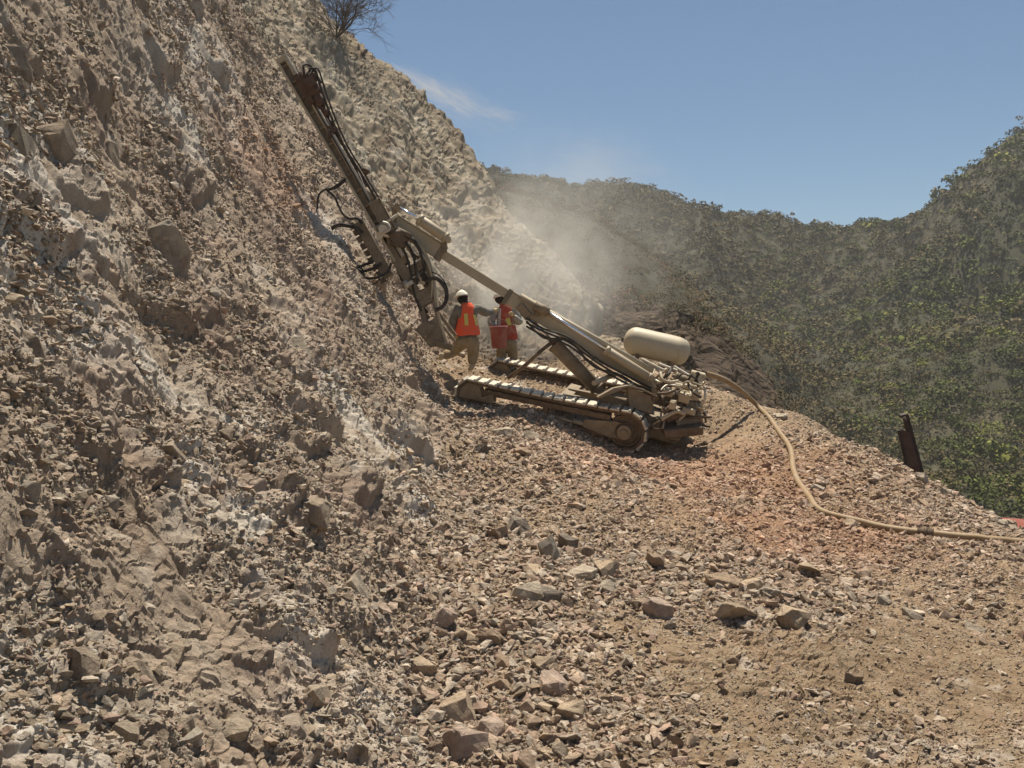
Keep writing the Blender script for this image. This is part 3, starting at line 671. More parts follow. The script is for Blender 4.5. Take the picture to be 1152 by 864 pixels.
# drilling dust: a real cloud with depth behind the rig
def dust(name, c, rad, dens, scale, label, rot=0):
    me = bpy.data.meshes.new(name); bm = bmesh.new(); bmesh.ops.create_icosphere(bm, subdivisions=3, radius=1)
    bm.to_mesh(me); bm.free(); o = bpy.data.objects.new(name, me); C.objects.link(o); o.location = c; o.scale = rad; o.rotation_euler = (0, rot, 0)
    m = bpy.data.materials.new(name); m.use_nodes = True; nn = m.node_tree; nn.nodes.clear()
    ou = nn.nodes.new('ShaderNodeOutputMaterial'); vv = nn.nodes.new('ShaderNodeVolumePrincipled')
    vv.inputs['Color'].default_value = (.93, .90, .84, 1)
    t = nn.nodes.new('ShaderNodeTexCoord'); ln = nn.nodes.new('ShaderNodeVectorMath'); ln.operation = 'LENGTH'; nn.links.new(t.outputs['Object'], ln.inputs[0])
    geo = nn.nodes.new('ShaderNodeNewGeometry')
    no = N(nn, 'ShaderNodeTexNoise', Scale=scale, Detail=4, Roughness=.6); nn.links.new(geo.outputs['Position'], no.inputs['Vector'])
    fa = nn.nodes.new('ShaderNodeMapRange'); fa.interpolation_type = 'SMOOTHSTEP'; fa.inputs['From Min'].default_value = 1; fa.inputs['From Max'].default_value = .15
    nn.links.new(ln.outputs['Value'], fa.inputs['Value'])
    mr = nn.nodes.new('ShaderNodeMapRange'); mr.inputs['From Min'].default_value = .36; mr.inputs['From Max'].default_value = .66; nn.links.new(no.outputs[0], mr.inputs['Value'])
    mu = nn.nodes.new('ShaderNodeMath'); mu.operation = 'MULTIPLY'; nn.links.new(fa.outputs[0], mu.inputs[0]); nn.links.new(mr.outputs[0], mu.inputs[1])
    m2 = nn.nodes.new('ShaderNodeMath'); m2.operation = 'MULTIPLY'; m2.inputs[1].default_value = dens; nn.links.new(mu.outputs[0], m2.inputs[0])
    nn.links.new(m2.outputs[0], vv.inputs['Density']); nn.links.new(vv.outputs[0], ou.inputs['Volume']); me.materials.append(m)
    o['kind'] = 'stuff'; o['label'] = label; o['category'] = 'dust'
    m.cycles.volume_sampling = 'MULTIPLE_IMPORTANCE'
    return o
dust('dust_cloud', P(580, 325, 21.2), (3.2, 2.0, 3.0), 1.0, .9, 'pale drilling dust hanging between the workers and the grey rock', R(30))
dust('dust_cloud', P(640, 265, 25.5), (4.6, 2.6, 4.0), .17, .5, 'thin dust drifting up over the outcrop towards the sky', R(20))

# ------------------------------------------------------------------ machine-building helpers
def paint(name, colr, rough=.6, metal=0.0, dust=.5, dustcol=(.36, .29, .21), rust=0.0, scale=6):
    m, n, b = nodemat(name); tc_n = n.nodes.new('ShaderNodeNewGeometry'); L = n.links
    a = N(n, 'ShaderNodeTexNoise', Scale=scale, Detail=8, Roughness=.65); L.new(tc_n.outputs['Position'], a.inputs['Vector'])
    a2 = N(n, 'ShaderNodeTexNoise', Scale=scale * 7, Detail=5, Roughness=.7); L.new(tc_n.outputs['Position'], a2.inputs['Vector'])
    c = mix(n, ramp(n, a.outputs[0], [(.38, (0, 0, 0)), (.62, (dust, dust, dust))]), colr, dustcol)
    if rust:
        c = mix(n, ramp(n, a2.outputs[0], [(.5, (0, 0, 0)), (.62, (rust, rust, rust))]), c, (.13, .055, .03))
    c = mix(n, .5, c, ramp(n, a2.outputs[0], [(.35, (.7, .68, .66)), (.6, (1.1, 1.1, 1.1))]), 'MULTIPLY')
    L.new(c, b.inputs['Base Color']); b.inputs['Roughness'].default_value = rough; b.inputs['Metallic'].default_value = metal
    bu = N(n, 'ShaderNodeBump', Strength=.25, Distance=.004); L.new(a2.outputs[0], bu.inputs['Height']); L.new(bu.outputs[0], b.inputs['Normal'])
    return m
MT = dict(
    beige=paint('dusty_beige_paint', (.42, .355, .245), .55, 0, .5, (.48, .40, .29), .35),
    tank=paint('beige_tank_paint', (.50, .43, .31), .5, 0, .35, (.46, .39, .28), .15, 3),
    drab=paint('worn_drab_paint', (.20, .16, .105), .65, 0, .6, (.35, .285, .20), .6),
    brown=paint('dirty_brown_steel', (.10, .072, .046), .7, 0, .5, (.26, .2, .14), .6),
    rusty=paint('rusty_steel', (.085, .048, .034), .8, 0, .4, (.17, .125, .09), .5),
    worn=paint('worn_bright_steel', (.50, .46, .38), .45, .3, .5, (.50, .43, .33), .1),
    chrome=paint('chromed_rod', (.75, .77, .8), .18, .9, .08),
    rubber=paint('dusty_black_rubber', (.03, .027, .025), .7, 0, .35, (.16, .125, .09)),
    hose=paint('tan_air_hose', (.27, .18, .09), .6, 0, .6, (.33, .25, .17)),
    black=paint('sooty_steel', (.035, .028, .025), .7, 0, .25, (.12, .08, .06), .4),
)
class MB:
    def __init__(s): s.bm = bmesh.new()
    def box(s, c, ax, ay, az, bev=.006):
        """c centre; ax, ay, az half-axis vectors"""
        c = Vector(c); vs = []
        for i in (-1, 1):
            for j in (-1, 1):
                for k in (-1, 1): vs.append(s.bm.verts.new(c + ax * i + ay * j + az * k))
        fs = [(0, 1, 3, 2), (4, 6, 7, 5), (0, 4, 5, 1), (2, 3, 7, 6), (0, 2, 6, 4), (1, 5, 7, 3)]
        nf = [s.bm.faces.new([vs[i] for i in f]) for f in fs]
        if ax.cross(ay).dot(az) < 0: bmesh.ops.reverse_faces(s.bm, faces=nf)
        if bev:
            es = list({e for f in nf for e in f.edges}); bmesh.ops.bevel(s.bm, geom=es, offset=bev, segments=1, affect='EDGES')
        return s
    def beam(s, a, b, wd, ht, up=Vector((0, 0, 1)), bev=.006):
        a = Vector(a); b = Vector(b); d = (b - a); l = d.length; d.normalize(); side = d.cross(up).normalized(); u = side.cross(d).normalized()
        return s.box((a + b) / 2, d * l / 2, side * wd / 2, u * ht / 2, bev)
    def tube(s, pts, r, seg=8, cap=True, closed=False):
        pts = [Vector(p) for p in pts]; n = len(pts); rs = r if isinstance(r, (list, tuple)) else [r] * n
        rings = []; ref = None
        for i, p in enumerate(pts):
            if closed: t = (pts[(i + 1) % n] - pts[i - 1])
            else: t = pts[min(i + 1, n - 1)] - pts[max(i - 1, 0)]
            t.normalize()
            if ref is None: ref = t.orthogonal().normalized()
            ref = (ref - t * ref.dot(t)).normalized(); bb = t.cross(ref)
            rings.append([s.bm.verts.new(p + (ref * math.cos(a) + bb * math.sin(a)) * rs[i]) for a in [2 * math.pi * k / seg for k in range(seg)]])
        for i in range(n if closed else n - 1):
            A = rings[i]; B = rings[(i + 1) % n]
            for k in range(seg):
                f = s.bm.faces.new((A[k], A[(k + 1) % seg], B[(k + 1) % seg], B[k])); f.smooth = True
        if cap and not closed: s.bm.faces.new(list(reversed(rings[0]))); s.bm.faces.new(rings[-1])
        return s
    def cyl(s, a, b, r, seg=20, bev=0):
        a = Vector(a); b = Vector(b)
        if bev:
            d = (b - a).normalized() * bev
            return s.tube([a, a, a + d, b - d, b, b], [0.001, r - bev, r, r, r - bev, .001], seg, cap=False) if 0 else s.tube([a, a + d * .01 + d, b - d, b], [r - bev, r, r, r - bev], seg)
        return s.tube([a, b], r, seg)
    def prism(s, poly, off, bev=0):
        """poly: coplanar points; off: thickness vector"""
        A = [s.bm.verts.new(Vector(p)) for p in poly]; B = [s.bm.verts.new(Vector(p) + off) for p in poly]; n = len(poly)
        fs = [s.bm.faces.new(A), s.bm.faces.new(list(reversed(B)))]
        for i in range(n): fs.append(s.bm.faces.new((A[(i + 1) % n], A[i], B[i], B[(i + 1) % n])))
        bmesh.ops.recalc_face_normals(s.bm, faces=fs); return s
    def build(s, name, mat, parent=None, label=None):
        me = bpy.data.meshes.new(name); s.bm.to_mesh(me); s.bm.free(); me.materials.append(MT[mat] if isinstance(mat, str) else mat)
        o = bpy.data.objects.new(name, me); C.objects.link(o)
        if parent is not None:
            o.parent = parent; pl = parent; off = Vector((0, 0, 0))
            while pl is not None: off += pl.location; pl = pl.parent
            me.transform(Matrix.Translation(-off))
        if label: o['label'] = label
        return o
def empty(name, loc, label, cat, group=None):
    o = bpy.data.objects.new(name, None); o.location = loc; o.empty_display_size = .3; C.objects.link(o)
    o['label'] = label; o['category'] = cat
    if group: o['group'] = group
    return o
def spline(pts, n=8, closed=False):
    pts = [Vector(p) for p in pts]; m = len(pts); out = []
    for i in range(m if closed else m - 1):
        g = (lambda k: pts[k % m]) if closed else (lambda k: pts[max(0, min(m - 1, k))])
        a, b, c, d = g(i - 1), g(i), g(i + 1), g(i + 2)
        for k in range(n):
            t = k / n; out.append(.5 * ((2 * b) + (c - a) * t + (2 * a - 5 * b + 4 * c - d) * t * t + (3 * b - a - 3 * c + d) * t ** 3))
    if not closed: out.append(pts[-1])
    return out

# ------------------------------------------------------------------ the crawler drill
F0 = P(512, 453, 16.7); R0 = P(722, 512, 15.9)
ex = (R0 - F0).normalized(); LEN = (R0 - F0).length
far0 = P(549, 428, 18.75); ey = (far0 - F0); ey = (ey - ex * ey.dot(ex)).normalized(); ez = ex.cross(ey).normalized()
if ez.z < 0: ez = -ez
GA = 2.05
def Lc(a, b, c): return F0 + ex * a + ey * b + ez * c
rig = empty('drill_rig', Lc(LEN / 2, GA / 2, 0), 'beige tracked rock drill with a long boom and raised mast on the rubble bench', 'drill rig')
rF, rR = .27, .37
def track(b0):
    W_ = .15; root = None
    cF = (rF + .02, rF); cR = (LEN - rR - .02, rR)
    # closed centre line of the belt in (a, c)
    def path():
        out = []; dx = cR[0] - cF[0]; dz_ = cR[1] - cF[1]; L_ = math.hypot(dx, dz_); th = math.atan2(dz_, dx); be = math.asin((rR - rF) / L_)
        at_ = th + math.pi / 2 + be; ab_ = th - math.pi / 2 - be
        N1 = 24
        p1 = (cF[0] + rF * math.cos(at_), cF[1] + rF * math.sin(at_)); p2 = (cR[0] + rR * math.cos(at_), cR[1] + rR * math.sin(at_))
        for k in range(40):
            t = k / 40; sag = -.03 * math.sin(math.pi * t); out.append((p1[0] + (p2[0] - p1[0]) * t, p1[1] + (p2[1] - p1[1]) * t + sag))
        for k in range(N1): a = at_ + (ab_ - at_) * k / N1; out.append((cR[0] + rR * math.cos(a), cR[1] + rR * math.sin(a)))
        q1 = (cR[0] + rR * math.cos(ab_), cR[1] + rR * math.sin(ab_)); q2 = (cF[0] + rF * math.cos(ab_), cF[1] + rF * math.sin(ab_))
        for k in range(40): t = k / 40; out.append((q1[0] + (q2[0] - q1[0]) * t, q1[1] + (q2[1] - q1[1]) * t))
        for k in range(N1): a = ab_ + (at_ - 2 * math.pi - ab_) * k / N1; out.append((cF[0] + rF * math.cos(a), cF[1] + rF * math.sin(a)))
        return np.array(out)
    pth = path(); seg = np.linalg.norm(np.roll(pth, -1, 0) - pth, axis=1); cum = np.concatenate([[0], np.cumsum(seg)]); tot = cum[-1]
    def at_s(s):
        s %= tot; i = min(np.searchsorted(cum, s, 'right') - 1, len(pth) - 1); t = (s - cum[i]) / seg[i]; p = pth[i] * (1 - t) + pth[(i + 1) % len(pth)] * t
        d = pth[(i + 1) % len(pth)] - pth[i]; return p, d / np.linalg.norm(d)
    frame = MB()   # side frame: upper rail, lower rail with a row of openings, upright post
    for sgn in (-1, 1):
        bb = b0 + sgn * .085
        frame.beam(Lc(.5, bb, rF * 2 - .17), Lc(LEN - .7, bb, rR * 2 - .20), .02, .10, ez)
        frame.beam(Lc(.3, bb, .15), Lc(LEN - .6, bb, .20), .02, .05, ez)
        frame.beam(Lc(.3, bb, .05), Lc(LEN - .6, bb, .07), .02, .035, ez)
        for k in range(11): frame.beam(Lc(.5 + k * .22, bb, .06), Lc(.5 + k * .22, bb, .17), .02, .07, ex)
    frame.beam(Lc(1.72, b0, .15), Lc(1.72, b0, rF * 2 - .10), .14, .10, ex)
    frame.beam(Lc(1.62, b0, .21), Lc(1.84, b0, .21), .16, .06, ez)
    fr = frame.build('crawler_track', 'brown', rig)
    belt = MB(); ns = 38; ins = MB()
    for k in range(ns):
        p, d = at_s(tot * k / ns); nx, nz = -d[1], d[0]
        if ((p[0] - LEN / 2) * nx + (p[1] - .3) * nz) < 0: nx, nz = -nx, -nz
        T_ = ex * d[0] + ez * d[1]; Nn_ = ex * nx + ez * nz; c = Lc(p[0], b0, p[1])
        belt.box(c + Nn_ * .008, T_ * (tot / ns * .42), ey * W_ * 1.1, Nn_ * .02, .008)
        belt.box(c + Nn_ * .036 + T_ * (tot / ns * .28), T_ * .02, ey * W_ * 1.05, Nn_ * .012, .004)
        for sg in (-.10, .10): ins.box(c - Nn_ * .035 + ey * sg, T_ * (tot / ns * .52), ey * .02, Nn_ * .032, .003)
    belt.build('track_shoes', 'worn', fr); ins.build('link_chain', 'brown', fr)
    # front idler: half covered by a rounded guard plate
    g = MB(); cc_ = Lc(cF[0], b0, cF[1])
    g.cyl(cc_ - ey * .05, cc_ + ey * .05, rF - .05, 28); g.cyl(cc_ - ey * .12, cc_ + ey * .12, .06, 14)
    g.build('idler_wheel', 'drab', fr)
    g = MB()
    for sgn in (-1, 1):
        poly = [Lc(cF[0] + (rF - .055) * math.cos(a), b0 + sgn * .095, cF[1] + (rF - .055) * math.sin(a)) for a in [math.pi * k / 14 for k in range(15)]]
        poly = [Lc(.75, b0 + sgn * .095, cF[1] - .06), Lc(.72, b0 + sgn * .095, cF[1] + .12)] + poly[0:] + [Lc(cF[0] - .2, b0 + sgn * .095, cF[1] - .1)]
        g.prism(poly, ey * .015 * sgn)
    g.build('guard_plate', 'drab', fr)
    # drive wheel at the rear with hub, bolts and teeth
    g = MB(); cr_ = Lc(cR[0], b0, cR[1])
    ring = [cr_ + (ex * math.cos(a) + ez * math.sin(a)) * (rR - .095) for a in [2 * math.pi * k / 32 for k in range(32)]]
    g.tube([p - ey * .06 for p in ring], .03, 8, closed=True); g.tube([p + ey * .06 for p in ring], .03, 8, closed=True)
    g.cyl(cr_ - ey * .05, cr_ + ey * .05, rR - .12, 32); g.cyl(cr_ - ey * .13, cr_ + ey * .1, .17, 24); g.cyl(cr_ - ey * .17, cr_, .10, 20)
    for k in range(16):
        a = 2 * math.pi * k / 16; d_ = ex * math.cos(a) + ez * math.sin(a); g.box(cr_ + d_ * (rR - .045), d_ * .035, ey * .05, d_.cross(ey) * .022, .004)
    for k in range(8):
        a = 2 * math.pi * k / 8; d_ = ex * math.cos(a) + ez * math.sin(a); g.cyl(cr_ + d_ * .135 - ey * .145, cr_ + d_ * .135, .016, 8)
    g.build('drive_wheel', 'brown', fr)  # wheel darker than its hub: shade of the recess put into the colour
    g = MB(); g.cyl(cr_ - ey * .20, cr_ - ey * .13, .13, 24); g.cyl(cr_ - ey * .24, cr_ - ey * .2, .06, 14)
    g.prism([Lc(cR[0] - .75, b0 - .13, cR[1] - .12), Lc(cR[0] - .75, b0 - .13, cR[1] + .02), Lc(cR[0] - .2, b0 - .13, cR[1] + .14), Lc(cR[0] + .03, b0 - .13, cR[1] + .15), Lc(cR[0] + .12, b0 - .13, cR[1] - .02), Lc(cR[0] + .02, b0 - .13, cR[1] - .14), Lc(cR[0] - .25, b0 - .13, cR[1] - .17)], ey * .03)
    g.build('hub', 'drab', fr)
    g = MB(); g.beam(Lc(LEN - 1.05, b0, .24), Lc(LEN - .45, b0, .30), .14, .17, ez); g.cyl(Lc(LEN - 1.35, b0, .27), Lc(LEN - 1.0, b0, .27), .045, 14); g.cyl(Lc(LEN - 1.75, b0, .25), Lc(LEN - 1.3, b0, .26), .025, 12)
    g.build('track_tensioner', 'beige', fr)
    for k in range(5):
        g = MB(); c = Lc(.75 + k * .42, b0, .075); g.cyl(c - ey * .07, c + ey * .07, .055, 16); g.build('track_roller', 'brown', fr)
track(0.0); track(GA)
# chassis between the tracks
g = MB()
g.beam(Lc(1.9, .25, .42), Lc(1.9, GA - .25, .42), .22, .16, ez); g.beam(Lc(LEN - .35, .2, .5), Lc(LEN - .35, GA - .2, .5), .34, .2, ez)
g.beam(Lc(1.85, GA / 2 - .25, .45), Lc(LEN + .05, GA / 2 - .25, .56), .1, .16, ez); g.beam(Lc(1.85, GA / 2 + .25, .45), Lc(LEN + .05, GA / 2 + .25, .56), .1, .16, ez)
g.box(Lc(LEN - .55, .48, .72), ex * .42, ey * .16, ez * .12, .02)
g.box(Lc(LEN - .25, GA - .45, .74), ex * .45, ey * .2, ez * .14, .02)
ch = g.build('chassis', 'drab', rig)

DB = P(740, 435, 16.8)  # boom foot
# boom: outer box, inner box, head (world points at boom plane)
bA = P(742, 437, 16.85); bB = P(569, 333, 16.75); bC = P(494, 283, 16.65); bD = P(441, 250, 16.6)
bdir = (bB - bA).normalized(); bup = Vector((0, -1, 0)).cross(bdir); bup = bup if bup.z > 0 else -bup; bup.normalize(); bside = bdir.cross(bup).normalized()
g = MB(); g.beam(bA, bB, .22, .25, bup, .012)
g.beam(bA + bup * .13, bB + bup * .13, .25, .018, bup, .003)          # bright top flange
for sgn in (-1, 1): g.beam(bB + bdir * .01 + bside * sgn * .0, bB - bdir * .08, .27, .31, bup, .01)
boom = g.build('boom', 'beige', rig)
g = MB(); g.beam(bA - bdir * 0 + bdir * 1.0, bC - bdir * -.25, .16, .17, bup, .01); g.build('inner_boom', 'beige', boom)
g = MB(); g.beam(bC - bdir * .02 + bup * .0, bD + bup * .01, .24, .28, bup, .012); g.beam(bC + bup * .15, bD + bup * .16, .28, .02, bup, .003)
head = g.build('boom_head', 'beige', boom)
g = MB(); g.beam(bC + bdir * .02, bC - bdir * .1, .27, .32, bup, .01); g.build('boom_collar', 'drab', boom)
g = MB(); g.beam(bD - bdir * .05, bD + bdir * .14, .20, .24, bup, .03)
g.cyl(bD - bside * .22, bD + bside * .22, .07, 16); g.cyl(bD - bside * .25, bD + bside * .25, .03, 12); g.build('boom_pin', 'drab', boom)
# head cylinder (barrel, rod, clevis)
def ram(a, b, m_, rb, rr, matb='beige'):
    """a barrel end .. m_ gland .. b rod end"""
    a, b, m_ = Vector(a), Vector(b), Vector(m_)
    g = MB(); d = (m_ - a).normalized(); g.cyl(a, m_, rb, 20, bev=.01); g.cyl(m_ - d * .05, m_ + d * .02, rb * 1.12, 20); g.cyl(a - d * .01, a + d * .04, rb * 1.1, 20)
    s = d.cross(Vector((0, 0, 1))).normalized() if abs(d.z) < .98 else Vector((0, 1, 0)); g.cyl(a - d * .04 - s * rb, a - d * .04 + s * rb, rb * .6, 12)
    o = g.build('hydraulic_cylinder', matb, rig)
    g = MB(); g.cyl(m_, b, rr, 14); g.build('piston_rod', 'chrome', o)
    g = MB(); dd = (b - m_).normalized(); g.cyl(b - s * rr * 2, b + s * rr * 2, rr * 1.7, 12); g.build('rod_eye', 'drab', o)
ram(P(502, 268, 16.45), P(447, 233, 16.45), P(472, 247, 16.45), .10, .035)
for q in ((444, 236), (500, 270)): g = MB(); g.beam(P(q[0], q[1] + 14, 16.5), P(q[0], q[1] - 4, 16.5), .05, .09, ex); g.build('cylinder_bracket', 'drab', boom)
# long crowd cylinder along the boom side, and top tube
ram(P(731, 425, 16.55), P(612, 348, 16.5), P(682, 394, 16.55), .085, .03)
g = MB(); g.cyl(P(735, 418, 16.7), P(585, 333, 16.65), .06, 14); g.build('guide_tube', 'beige', boom)
g = MB(); g.cyl(P(601, 343, 16.55), P(617, 352, 16.55), .09, 16); g.cyl(P(603, 356, 16.6), P(607, 340, 16.6), .05, 12); g.build('clamp', 'drab', boom)
# lift cylinder under the boom
ram(P(672, 437, 16.9), P(590, 352, 16.7), P(624, 388, 16.8), .135, .045, 'drab')
g = MB(); g.beam(P(585, 343, 16.7), P(596, 357, 16.7), .2, .16, ez); g.build('boom_lug', 'drab', boom)
# dark bent strut / thick hose under the boom
g = MB(); g.tube(spline([P(644, 384, 16.85), P(632, 381, 16.8), P(620, 386, 16.75), P(605, 398, 16.7), P(588, 413, 16.9), P(572, 425, 17.3)], 6), .035, 10); g.build('air_pipe', 'brown', rig)
g = MB()
for k, (o1, o2) in enumerate(((0, 0), (5, 3), (9, 8), (3, 10))):
    g.tube(spline([P(592, 358 + o1, 16.6 - .03 * k), P(612, 370 + o2, 16.5), P(640, 380 + o1, 16.5), P(668, 402 + o2, 16.55), P(700, 420 + o1, 16.55), P(733, 437 + o2, 16.5)], 6), .02, 8)
g.build('boom_hoses', 'rubber', rig)
g = MB(); g.cyl(P(668, 431, 16.3), P(692, 421, 16.9), .05, 12); g.cyl(P(676, 446, 16.2), P(712, 432, 16.4), .035, 10); g.cyl(P(700, 438, 16.1), P(738, 446, 16.2), .04, 10); g.build('cross_shaft', 'beige', rig)
# fender-like curved cover above the rear wheel
g = MB(); pts = [(672, 447), (690, 437), (706, 434), (722, 438), (738, 446)]
ring = [P(px, py, 16.0) for px, py in pts]
for a, b in zip(ring[:-1], ring[1:]): g.beam(a, b, .3, .03, Vector((0, 0, 1)), .004)
g.prism([P(706, 436, 15.95), P(737, 447, 15.95), P(733, 465, 15.95), P(708, 458, 15.95)], Vector((0, .25, 0)))
g.build('motor_cover', 'drab', rig)

# ---------------- mast (feed)
DM = 16.35
mdir = (P(447, 297, DM) - P(312, 66, DM)); mdir.normalize(); msd = Vector((0, -1, 0)).cross(mdir).normalized()
if msd.x < 0: msd = -msd    # points to picture right
mT = P(316, 66, DM); mB = P(449, 292, DM)
g = MB(); y_ = Vector((0, 1, 0))
def flange(g, a, b, off, wd, th): g.beam(a + msd * off, b + msd * off, th, wd, y_, .002)

for sgn in (-1, 1): g.beam(mT + msd * .078 * sgn, mB + msd * .078 * sgn, .20, .045, msd, .004)
g.beam(mT + msd * .0, mT + mdir * .1, .18, .19, msd, .004)
mast = g.build('mast', 'beige', rig)
g = MB(); g.beam(mT + y_ * .03, mB + y_ * .03, .03, .13, msd, .002)
for k in range(13): q = mT.lerp(mB, (k + .5) / 13); g.beam(q - msd * .075 - y_ * .02, q + msd * .075 - y_ * .02, .05, .05, mdir, .003)
g.build('mast_web', 'drab', mast)
g = MB(); g.beam(mT + msd * .115 - y_ * .08, mB + msd * .115 - y_ * .08, .03, .03, msd, .003); g.beam(mT + msd * .115 + y_ * .08, mB + msd * .115 + y_ * .08, .03, .03, msd, .003); g.build('slide_rail', 'worn', mast)
g = MB(); g.beam(mT + msd * .11 + mdir * .9 - y_ * .11, mB + msd * .05 - y_ * .115, .012, .03, msd, .002); g.tube([mT + msd * .165 + mdir * .3, mB + msd * .165], .014, 8); g.build('feed_chain', 'rubber', mast)
# rotation head / drifter at the top
c = P(349, 97, DM - .05)
g = MB(); g.box(c, mdir * .20, msd * .13, y_ * .15, .04); g.cyl(c - mdir * .26 + msd * .01, c + mdir * .1 + msd * .01, .12, 18); g.cyl(c + mdir * .12, c + mdir * .42, .10, 18, bev=.02); g.cyl(c + mdir * .42, c + mdir * .62, .055, 14)
g.box(c - msd * .12 + mdir * .02, mdir * .3, msd * .05, y_ * .13, .01); g.cyl(c + msd * .05 - y_ * .22, c + msd * .05 + y_ * .18, .09, 16); g.cyl(c - mdir * .1 + msd * .14 - y_ * .12, c - mdir * .1 + msd * .14 + y_ * .12, .05, 12)
drif = g.build('rotation_head', 'rusty', mast)
g = MB()
for k in range(6): a = k * 1.05; g.cyl(c - mdir * .27 + (msd * math.cos(a) + y_ * math.sin(a)) * .085, c - mdir * .30 + (msd * math.cos(a) + y_ * math.sin(a)) * .085, .014, 6)
g.tube(spline([c - mdir * .1 - y_ * .2, c - mdir * .3 - y_ * .22 + msd * .1, c - mdir * .28 + msd * .2, c + mdir * .05 + msd * .2], 5), .022, 8)
g.build('fitting', 'black', drif)
g = MB(); g.tube([c + mdir * .6, P(402, 192, DM - .02)], .026, 10); g.tube([P(402, 192, DM - .02), P(452, 315, DM + .02), P(481, 352, DM + .15)], .022, 10); g.build('drill_steel', 'black', mast)
# hose pair from the head down to the cradle
for k, (dx, r_) in enumerate(((0, .022), (4, .018))):
    g = MB(); g.tube(spline([P(346 + dx, 84, DM - .1), P(350 + dx, 77, DM - .12), P(355 + dx, 80, DM - .12), P(362 + dx, 102, DM - .1), P(374 + dx, 135, DM - .1), P(388 + dx, 166, DM - .1), P(404 + dx, 192, DM - .1), P(417 + dx, 214, DM - .1), P(428 + dx, 232, DM - .1)], 6), r_, 8)
    g.build('feed_hose', 'rubber', mast)
g = MB(); g.prism([P(366, 141, DM - .12), P(379, 143, DM - .12), P(378, 147, DM - .12), P(370, 151, DM - .12)], y_ * .16); g.cyl(P(371, 146, DM - .15), P(371, 156, DM - .1), .03, 8); g.build('hose_bracket', 'rusty', mast)
g = MB(); g.cyl(P(409, 190, DM - .1), P(414, 195, DM - .1), .05, 10); g.build('hose_coupling', 'rusty', mast)
# cradle channel beside the mast
g = MB(); a = P(421, 226, DM - .05); b = P(440, 262, DM - .02)
g.beam(a, b, .22, .20, msd, .01); g.beam(a + msd * .11, b + msd * .12, .26, .02, msd, .003); g.beam(a - msd * .10, b - msd * .1, .26, .02, msd, .003); g.cyl(P(412, 213, DM), a, .07, 12); g.build('mast_cradle', 'drab', rig)
# pivot block between boom head and mast
g = MB(); g.cyl(P(431, 258, DM - .28), P(431, 258, DM + .1), .085, 20); g.cyl(P(427, 266, DM - .2), P(427, 266, DM + .1), .06, 16); g.beam(P(424, 256, DM - .2), P(447, 242, DM - .1), .05, .05, ez); g.beam(P(424, 262, DM - .2), P(445, 268, DM - .1), .06, .05, ez)
g.tube(spline([P(430, 262, DM - .25), P(438, 258, DM - .27), P(436, 252, DM - .25), P(430, 250, DM - .25)], 4), .03, 8)
g.build('pivot', 'worn', rig)
g = MB()
for (q0, q1, r_) in (((438, 266), (452, 262), .09), ((440, 272), (456, 276), .07), ((447, 258), (462, 266), .05)): g.cyl(P(*q0, DM - .1), P(*q1, DM - .1), r_, 14)
g.box(P(450, 271, DM - .05), msd * .12, mdir * .08, y_ * .12, .01); g.build('swing_motor', 'brown', rig)
# lower guide: two cheek plates with a curved outer rib
DG = 16.45
outer = [(452,264),(462,266),(472,275),(480,288),(486,304),(489,322),(491,340),(495,360),(503,385)]
inner = [(484,391),(477,368),(471,345),(463,328),(452,312),(443,297),(437,280),(436,268)]
g = MB()
for k, oy in enumerate((-.16, .12)):
    full = [P(x_, y2, DG) + y_ * oy for (x_, y2) in outer + inner]
    # ladder of plates: split the cheek in strips so holes stay open
    no_ = len(outer); ins_ = list(reversed(inner))
    def lerp(lst, t): f = t * (len(lst) - 1); i = min(int(f), len(lst) - 2); f -= i; return (lst[i][0] * (1 - f) + lst[i + 1][0] * f, lst[i][1] * (1 - f) + lst[i + 1][1] * f)
    M_ = 26
    for i in range(M_):
        t0, t1 = i / M_, (i + 1) / M_
        def q(t, w2): o_ = lerp(outer, t); n_ = lerp(ins_, t); return P(n_[0] * (1 - w2) + o_[0] * w2, n_[1] * (1 - w2) + o_[1] * w2, DG) + y_ * oy
        bars = [(0, .30), (.80, 1.0)] if not (i < 2 or i in (10, 11, 16, 17, 18, 22, 23, 24, 25)) else [(0, 1)]
        if 3 <= i < 9: bars = [(0, .46), (.60, .68), (.86, 1.0)]
        for (w0, w1) in bars: g.prism([q(t0, w0), q(t1, w0), q(t1, w1), q(t0, w1)], y_ * .025)
guide = g.build('feed_guide', 'drab', rig)
g = MB(); pts = spline([P(x_, y2, DG) for (x_, y2) in outer], 5)
for a, b in zip(pts[:-1], pts[1:]):
    d = (b - a).normalized(); s = Vector((0, -1, 0)).cross(d).normalized(); g.box((a + b) / 2, d * (b - a).length * .53, y_ * .17, s * .02, 0)
g.build('guide_rib', 'beige', guide)
r2 = random.Random(3)
for k in range(16):
    g = MB()
    t = .28 + .6 * r2.random(); o_ = lerp(outer, t); n_ = lerp(list(reversed(inner)), t); w2 = r2.uniform(.2, .85); p = P(n_[0] * (1 - w2) + o_[0] * w2, n_[1] * (1 - w2) + o_[1] * w2, DG)
    a_ = r2.uniform(0, 6.28); d = Vector((math.cos(a_), 0, math.sin(a_)))
    if k % 2: g.cyl(p - y_ * .1 - d * .07, p + d * .09 - y_ * .12, r2.uniform(.02, .05), 10)
    else: g.box(p - y_ * .05, d * r2.uniform(.05, .1), y_ * .08, d.cross(y_) * r2.uniform(.02, .05), .006)
    g.build('guide_block', 'brown', guide)
g = MB(); g.cyl(P(467, 304, DG - .1), P(478, 320, DG - .1), .045, 12); g.cyl(P(455, 316, DG - .2), P(459, 324, DG - .2), .045, 10); g.box(P(461, 319, DG - .2), msd * .07, mdir * .04, y_ * .04, .01); g.build('centraliser', 'worn', guide)
